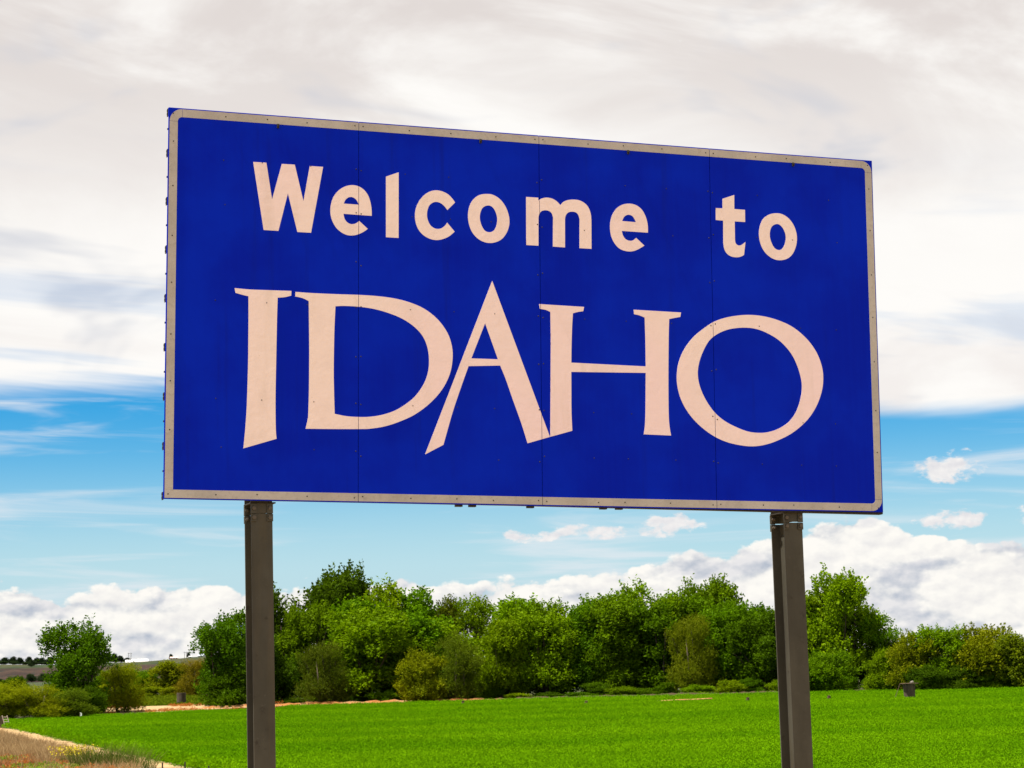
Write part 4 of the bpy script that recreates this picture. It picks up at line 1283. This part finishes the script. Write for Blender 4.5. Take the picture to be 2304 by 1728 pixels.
def inside(poly, x, y):
    c = np.zeros(len(x), dtype=bool)
    n = len(poly)
    for i in range(n):
        (x0, y0), (x1, y1) = poly[i], poly[i - 1]
        cond = ((y0 > y) != (y1 > y)) & (x < (x1 - x0) * (y - y0) / (y1 - y0 + 1e-12) + x0)
        c ^= cond
    return c


def wedge(y0, y1, dens0, dens1, half=0.262, margin=7.0, poly=None, keep=None):
    """random ground points in the part of the land that lies before the camera, margins included"""
    out = []
    yy = y0
    while yy < y1:
        w = half * yy + margin
        f = (yy - y0) / max(y1 - y0, 1)
        n = int(2 * w * 2.0 * (dens0 * (1 - f) + dens1 * f))
        out.append(np.stack([rng.uniform(-w, w, n), rng.uniform(yy, yy + 2.0, n)], 1))
        yy += 2.0
    p = np.concatenate(out)
    if poly is not None: p = p[inside(poly, p[:, 0], p[:, 1])]
    if keep is not None: p = p[keep(p[:, 0], p[:, 1])]
    z = np.array([ground_z(a, b) for a, b in p])
    return np.column_stack([p, z])


M_CROP = material('alfalfa_leaves', m_tuft((0.064, 0.185, 0.001), (0.150, 0.310, 0.002)))
crop_protos = [leafy_tuft('alfalfa_tuft', M_CROP, 72, 0.25, 0.38, 0.055, s) for s in (1, 2, 3, 4)]
cp = wedge(50, 190, 20.0, 8.0, poly=FIELD)
ey = rng.uniform(52, 143, 900)                                  # ragged, taller margin beside the track
edge_pts = np.column_stack([-1.1 - 0.3246 * (ey - 44) + rng.uniform(-0.5, 0.5, 900) * (0.6 + 0.6 * np.sin(ey * 1.9)), ey, np.full(900, FIELD_Z)])
cp = np.concatenate([cp, edge_pts])
lowf = np.array([wob(p[0] * 0.7, p[1] * 0.5) * 0.5 + wob(p[0] * 2.3, p[1] * 1.9) * 0.5 for p in cp])
band = np.array([wob(p[0] * 0.15, p[1] * 1.4) for p in cp])
sc = (0.95 + 0.10 * lowf + 0.10 * band + rng.normal(size=len(cp)) * 0.08) * np.interp(cp[:, 1], [60, 190], [0.92, 1.3])
sc[-900:] = rng.uniform(0.8, 1.55, 900)
sc = sc * np.where((cp[:, 0] < -20) & (cp[:, 1] > 160), 0.62, 1.0)
scatter('alfalfa_crop', cp, np.clip(sc, 0.4, 1.6), crop_protos, None, 'bright green leafy crop covering the field behind the sign')

M_CROP2 = material('back_crop_leaves', m_tuft((0.080, 0.120, 0.004), (0.140, 0.180, 0.006)))
back_protos = [leafy_tuft('back_crop_tuft', M_CROP2, 40, 0.40, 0.45, 0.16, s) for s in (5, 6)]
bp = wedge(206, 300, 3.0, 2.2, half=0.31, poly=BACKFIELD)
scatter('back_crop', bp, rng.uniform(0.8, 1.2, len(bp)), back_protos, None, 'olive green crop on the second field at far left')

# dry verge left of the track
def left_of_track(x, y, off=4.2):
    return x < -1.5 - 0.3246 * (y - 44) - off


M_DRY = material('dry_grass_blades', m_tuft((0.21, 0.135, 0.066), (0.40, 0.275, 0.135), (0.50, 0.37, 0.19), 0.25))
dry_protos = [blade_tuft('dry_tuft', M_DRY, 34, 0.22, 0.62, 0.007, s) for s in (8, 9, 10)]
def corner(x, y):
    """weedy patch nearest the road"""
    return y < 80.5 + (-16.5 - x) * 1.9 + 1.2 * np.sin(x * 2.1) + 0.8 * np.sin(x * 5.3 + y)


dp = wedge(64, 160, 16.0, 8.0, margin=5.0, keep=lambda x, y: left_of_track(x, y, 2.3 + 0.5 * np.sin(y * 0.9)) & ~(corner(x, y) & (rng.uniform(0, 1, len(x)) < 0.9)))
scatter('dry_grass', dp, rng.uniform(0.6, 1.15, len(dp)), dry_protos, None, 'dry brownish grass on the verge left of the dirt track')

M_RED = material('reddish_weeds', m_tuft((0.28, 0.075, 0.018), (0.46, 0.19, 0.045), (0.50, 0.33, 0.08), 0.3))
red_protos = [leafy_tuft('red_weed_tuft', M_RED, 30, 0.24, 0.22, 0.07, s) for s in (15, 16)]
rp = wedge(66, 96, 22.0, 18.0, margin=4.0, keep=lambda x, y: left_of_track(x, y, 2.5) & corner(x, y) & (np.sin(x * 1.3 + 1) + np.sin(y * 0.8) > -0.9))
rp2 = np.array([[x, float(np.interp(x, [q[0] for q in bpts], [q[1] for q in bpts])) - rng.uniform(0.4, 2.4), FIELD_Z + 0.02] for x in rng.uniform(-33, -1.5, 1500)])
rp3 = wedge(176, 206, 1.6, 1.2, half=0.31, poly=BARE, keep=lambda x, y: (np.sin(x * 0.8) + np.sin(y * 0.55 + 1.0)) > 0.5)
rp3[:, 2] += [0.42 * sstep(v, 181, 192) * (1 - sstep(v, 202, 207)) for v in rp3[:, 1]]
allr = np.concatenate([rp, rp2, rp3])
scatter('reddish_weeds', allr, np.concatenate([rng.uniform(0.6, 1.2, len(rp)), rng.uniform(1.0, 1.7, len(rp2) + len(rp3))]), red_protos, None, 'orange-red weeds on the verge and along the field edge')

M_GW = material('green_weeds', m_tuft((0.10, 0.19, 0.008), (0.22, 0.32, 0.02), (0.36, 0.36, 0.06), 0.35))
gw_protos = [leafy_tuft('green_weed_tuft', M_GW, 34, 0.26, 0.24, 0.075, s) for s in (25, 26)]
gp = wedge(66, 94, 16.0, 14.0, margin=4.0, keep=lambda x, y: left_of_track(x, y, 3.0) & corner(x, y + 2.0) & (np.sin(x * 1.3 + 4.2) + np.sin(y * 0.8 + 2.6) > 0.1))
gp2 = wedge(86, 150, 0.5, 0.3, margin=4.0, keep=lambda x, y: left_of_track(x, y, 2.6))
gpa = np.concatenate([gp, gp2])
scatter('green_weeds', gpa, rng.uniform(0.6, 1.2, len(gpa)), gw_protos, None, 'fresh green weeds scattered on the verge at lower left')

# green rushes and yellow-flowered weeds on the verge
M_RUSH = material('rush_blades', m_tuft((0.060, 0.105, 0.012), (0.14, 0.18, 0.03), (0.26, 0.24, 0.08), 0.3))
rush_me = [blade_tuft('rushes', M_RUSH, 260, 0.55, 1.15, 0.008, s, 0.16).data for s in (61, 62, 63)]
for i, (x, y, sz, lab) in enumerate(((-15.5, 77.4, 0.9, 'leftmost clump of green rushes at the bottom left, beside the yellow flowers'),
                                     (-14.8, 77.0, 1.0, 'second clump of green rushes at the bottom left'),
                                     (-14.1, 76.6, 0.9, 'third clump of green rushes, tallest blades before the dirt track'),
                                     (-13.4, 76.2, 0.75, 'rightmost clump of green rushes nearest the wire fence'),
                                     (-21.7, 84.2, 0.8, 'dark green rush clump at the extreme left edge'))):
    o = link('rush_clump', rush_me[i % 3], None, None, (x, y, ground_z(x, y)))
    o.rotation_euler = (0, 0, i * 1.3); o.scale = (sz * 1.25, sz * 1.25, sz)
    tag(o, lab, 'rushes', 'clumps of green rushes on the verge')

M_FLOWER = mottled('yellow_petals', (0.42, 0.33, 0.005), (0.52, 0.43, 0.015), 20.0, 0.7, 0.0)
for i, (x, y, lab) in enumerate(((-17.3, 81.6, 'left yellow-flowered weed on the verge'), (-16.9, 81.0, 'middle yellow-flowered weed on the verge'), (-16.4, 80.4, 'right yellow-flowered weed beside the rushes'), (-17.0, 82.4, 'rear yellow-flowered weed on the verge'), (-16.3, 81.3, 'small yellow-flowered weed behind the rushes'))):
    root = empty('flowering_weed', (x, y, ground_z(x, y)), i * 0.9)
    tag(root, lab, 'flowers', 'yellow-flowered weeds on the verge')
    st_ = blade_tuft('stems', M_RUSH, 90, 0.38, 0.62, 0.007, 90 + i, 0.22).data
    link('stems', st_, None, root)
    rg = np.random.default_rng(300 + i)
    n = 90
    a = rg.uniform(0, 2 * PI, n); r = 0.55 * np.sqrt(rg.uniform(0, 1, n))
    base = np.stack([np.cos(a) * r, np.sin(a) * r, rg.uniform(0.38, 0.72, n)], 1)
    fm = leaf_mesh('flowers', base, rg.normal(size=(n, 3)) + np.array([0, 0, 0.6]), rg.uniform(0.05, 0.085, n), rg.uniform(0.045, 0.07, n), rg.uniform(0, 1, n), rg)
    fm.materials.clear(); fm.materials.append(M_FLOWER)
    link('flowers', fm, None, root)

# ---------------------------------------------------------------- small things about the field
M_CONC = mottled('old_concrete', (0.052, 0.038, 0.026), (0.098, 0.074, 0.052), 4.0, 0.95, 0.5, (1, 1, 0.4))
M_WOOD = mottled('weathered_wood', (0.075, 0.045, 0.030), (0.14, 0.09, 0.062), 5.0, 0.9, 0.4, (1, 4, 1))
M_RUST = mottled('rusty_pipe', (0.30, 0.12, 0.04), (0.48, 0.26, 0.10), 3.0, 0.9, 0.4)
M_PALE = mottled('pale_wood', (0.32, 0.26, 0.20), (0.44, 0.37, 0.29), 5.0, 0.9, 0.3)

r = empty('standpipe', (26.5, 147.7, FIELD_Z), 0.2)
tag(r, 'concrete irrigation standpipe with a wooden lid in the field at right', 'standpipe')
mb = MB()
n = 20
for (r0, r1, z0, z1) in ((0.37, 0.40, -0.1, 1.23),):
    mb.tube([(0, 0, z0), (0, 0, 0.75), (0, 0, 0.77), (0, 0, z1)], [0.37, 0.39, 0.40, 0.415], n)
mb.build('pipe', M_CONC, r, 0.01)
for k, (yy, w) in enumerate(((-0.36, 1.15), (-0.12, 1.35), (0.12, 1.28), (0.36, 1.1))):
    o = MB().box(-w / 2 + 0.05 * k, w / 2 + 0.05 * k - 0.1, yy - 0.105, yy + 0.105, 1.25, 1.29).build('plank', M_WOOD, r, 0.004)
    o.rotation_euler = (0, 0.004 * (k - 1.5), 0.03 * (k - 1.5))
MB().tube([(0.02, -0.2, 1.31), (0.22, -0.1, 1.36), (0.30, 0.05, 1.32)], [0.07, 0.10, 0.06], 7).build('stone', mottled('pale_stone', (0.16, 0.14, 0.12), (0.22, 0.20, 0.17), 6.0, 0.9, 0.3), r)
st_ = MB().tube([(25.33, 147.5, FIELD_Z), (25.6, 147.55, FIELD_Z + 0.6), (25.88, 147.6, FIELD_Z + 1.3)], [0.024, 0.02, 0.016], 6).build('leaning_stick', M_WOOD)
tag(st_, 'thin wooden stick leaning against the lidded standpipe', 'stick')

r = empty('standpipe', (-34.3, 218.6, FIELD_Z))
tag(r, 'small grey concrete standpipe by the bare earth at left', 'standpipe')
MB().tube([(0, 0, -0.1), (0, 0, 0.45)], [0.48, 0.48], 20).build('base_ring', mottled('damp_concrete', (0.09, 0.08, 0.07), (0.14, 0.125, 0.11), 4.0, 0.95, 0.4), r)
MB().tube([(0, 0, 0.46), (0, 0, 1.45)], [0.475, 0.465], 20).build('top_ring', M_CONC, r)

r = empty('concrete_box', (-35.5, 147.5, FIELD_Z), 0.25)
tag(r, 'weathered concrete irrigation box at the left edge of the field', 'irrigation box')
t_ = 0.08
for (a0, a1, b0_, b1_) in ((-0.24, 0.24, -0.3, -0.3 + t_), (-0.24, 0.24, 0.3 - t_, 0.3), (-0.24, -0.24 + t_, -0.3 + t_ + .002, 0.3 - t_ - .002), (0.24 - t_, 0.24, -0.3 + t_ + .002, 0.3 - t_ - .002)):
    MB().box(a0, a1, b0_, b1_, -0.1, 0.78).build('wall', M_CONC, r, 0.006)
r = empty('ladder', (-35.02, 147.25, FIELD_Z), 0.25)
tag(r, 'small pale wooden ladder leaning on the concrete box', 'ladder')
for sx in (-0.16, 0.16):
    MB().tube([(sx + 0.10, -0.05, 0.0), (sx - 0.12, 0.10, 0.86)], 0.03, 6).build('rail', M_PALE, r)
for k in range(5):
    f = 0.12 + k * 0.185
    MB().tube([(-0.16 + 0.10 - 0.22 * f, -0.05 + 0.15 * f, 0.86 * f), (0.16 + 0.10 - 0.22 * f, -0.05 + 0.15 * f, 0.86 * f)], 0.024, 6).build('rung', M_PALE, r)

r = empty('marker_stake', (-33.3, 163.4, FIELD_Z))
tag(r, 'small white marker stake in the crop before the lone dark tree', 'stake')
MB().tube([(0, 0, -0.1), (0.02, 0, 0.62)], 0.02, 6).build('stake', M_PALE, r)
MB().add([(0.02, -0.01, 0.36), (0.14, 0.0, 0.42), (0.13, 0.0, 0.60), (0.0, -0.01, 0.66), (0.02, 0.02, 0.36), (0.14, 0.03, 0.42), (0.13, 0.03, 0.60), (0.0, 0.02, 0.66)], [(0, 1, 2, 3), (7, 6, 5, 4), (0, 4, 5, 1), (1, 5, 6, 2), (2, 6, 7, 3), (3, 7, 4, 0)]).build('flag', M_WHITE, r)

for i, (x, y, lab) in enumerate(((4.7, 156.6, 'brown irrigation riser poking out of the crop below the middle of the sign'), (15.9, 151.9, 'brown irrigation riser in the crop just left of the right post'), (21.4, 150.5, 'brown irrigation riser in the crop between right post and standpipe'), (-4.6, 172.0, 'distant brown irrigation riser near the far edge of the crop'))):
    r = empty('irrigation_riser', (x, y, FIELD_Z), i * 0.7)
    tag(r, lab, 'riser', 'irrigation risers in the crop')
    MB().tube([(0, 0, -0.1), (0, 0, 0.36)], 0.09, 10).build('pipe', M_RUST, r)
    MB().tube([(0, 0, 0.36), (0, 0, 0.44), (0.02, 0.0, 0.54), (0.02, 0, 0.58)], [0.12, 0.14, 0.13, 0.07], 10).build('cap', M_WOOD, r)

r = empty('fallen_pole', (11.85, 156.4, FIELD_Z), 0.0)
tag(r, 'long rusty pole lying on the crop left of the right post', 'pole')
MB().tube([(-1.85, 0.85, 0.38), (-0.6, 0.3, 0.43), (0.6, -0.3, 0.44), (1.9, -0.85, 0.50)], [0.045, 0.055, 0.055, 0.04], 8).build('shaft', M_RUST, r)
MB().tube([(-1.95, 0.88, 0.38), (-1.75, 0.80, 0.385)], 0.075, 8).build('coupling', M_WOOD, r)

# wire fence stubs at the bottom left
M_TPOST = mottled('dark_post_steel', (0.030, 0.028, 0.026), (0.060, 0.055, 0.05), 8.0, 0.7, 0.1)
fps = [(-10.55, 63.6, 0.72, 'left thin dark fence post at the bottom edge'), (-9.75, 62.7, 0.76, 'middle thin dark fence post at the bottom edge'), (-8.95, 61.9, 0.66, 'right thin dark fence post at the bottom edge')]
for x, y, h, lab in fps:
    z = ground_z(x, y)
    r = empty('fence_post', (x, y, z), 0.4)
    tag(r, lab, 'fence post', 'thin posts of the wire fence')
    MB().box(-0.022, 0.022, -0.004, 0.004, -0.2, h).box(-0.004, 0.004, 0.0045, 0.03, -0.2, h).build('shaft', M_TPOST, r)
    for q in range(5):
        MB().box(-0.012, 0.012, -0.012, -0.0045, 0.1 + q * 0.11, 0.12 + q * 0.11).build('stud', M_TPOST, r)
mb = MB()
for hh in (0.30, 0.58):
    mb.tube([(-11.5, 64.6, ground_z(-11.5, 64.6) + hh)] + [(x, y - 0.016, ground_z(x, y) + hh) for x, y, h, l in fps] + [(-7.8, 60.6, ground_z(-7.8, 60.6) + hh)], 0.004, 5)
w_ = mb.build('fence_wire', M_TPOST)
tag(w_, 'two slack strands of wire strung between the thin dark posts', 'wire')
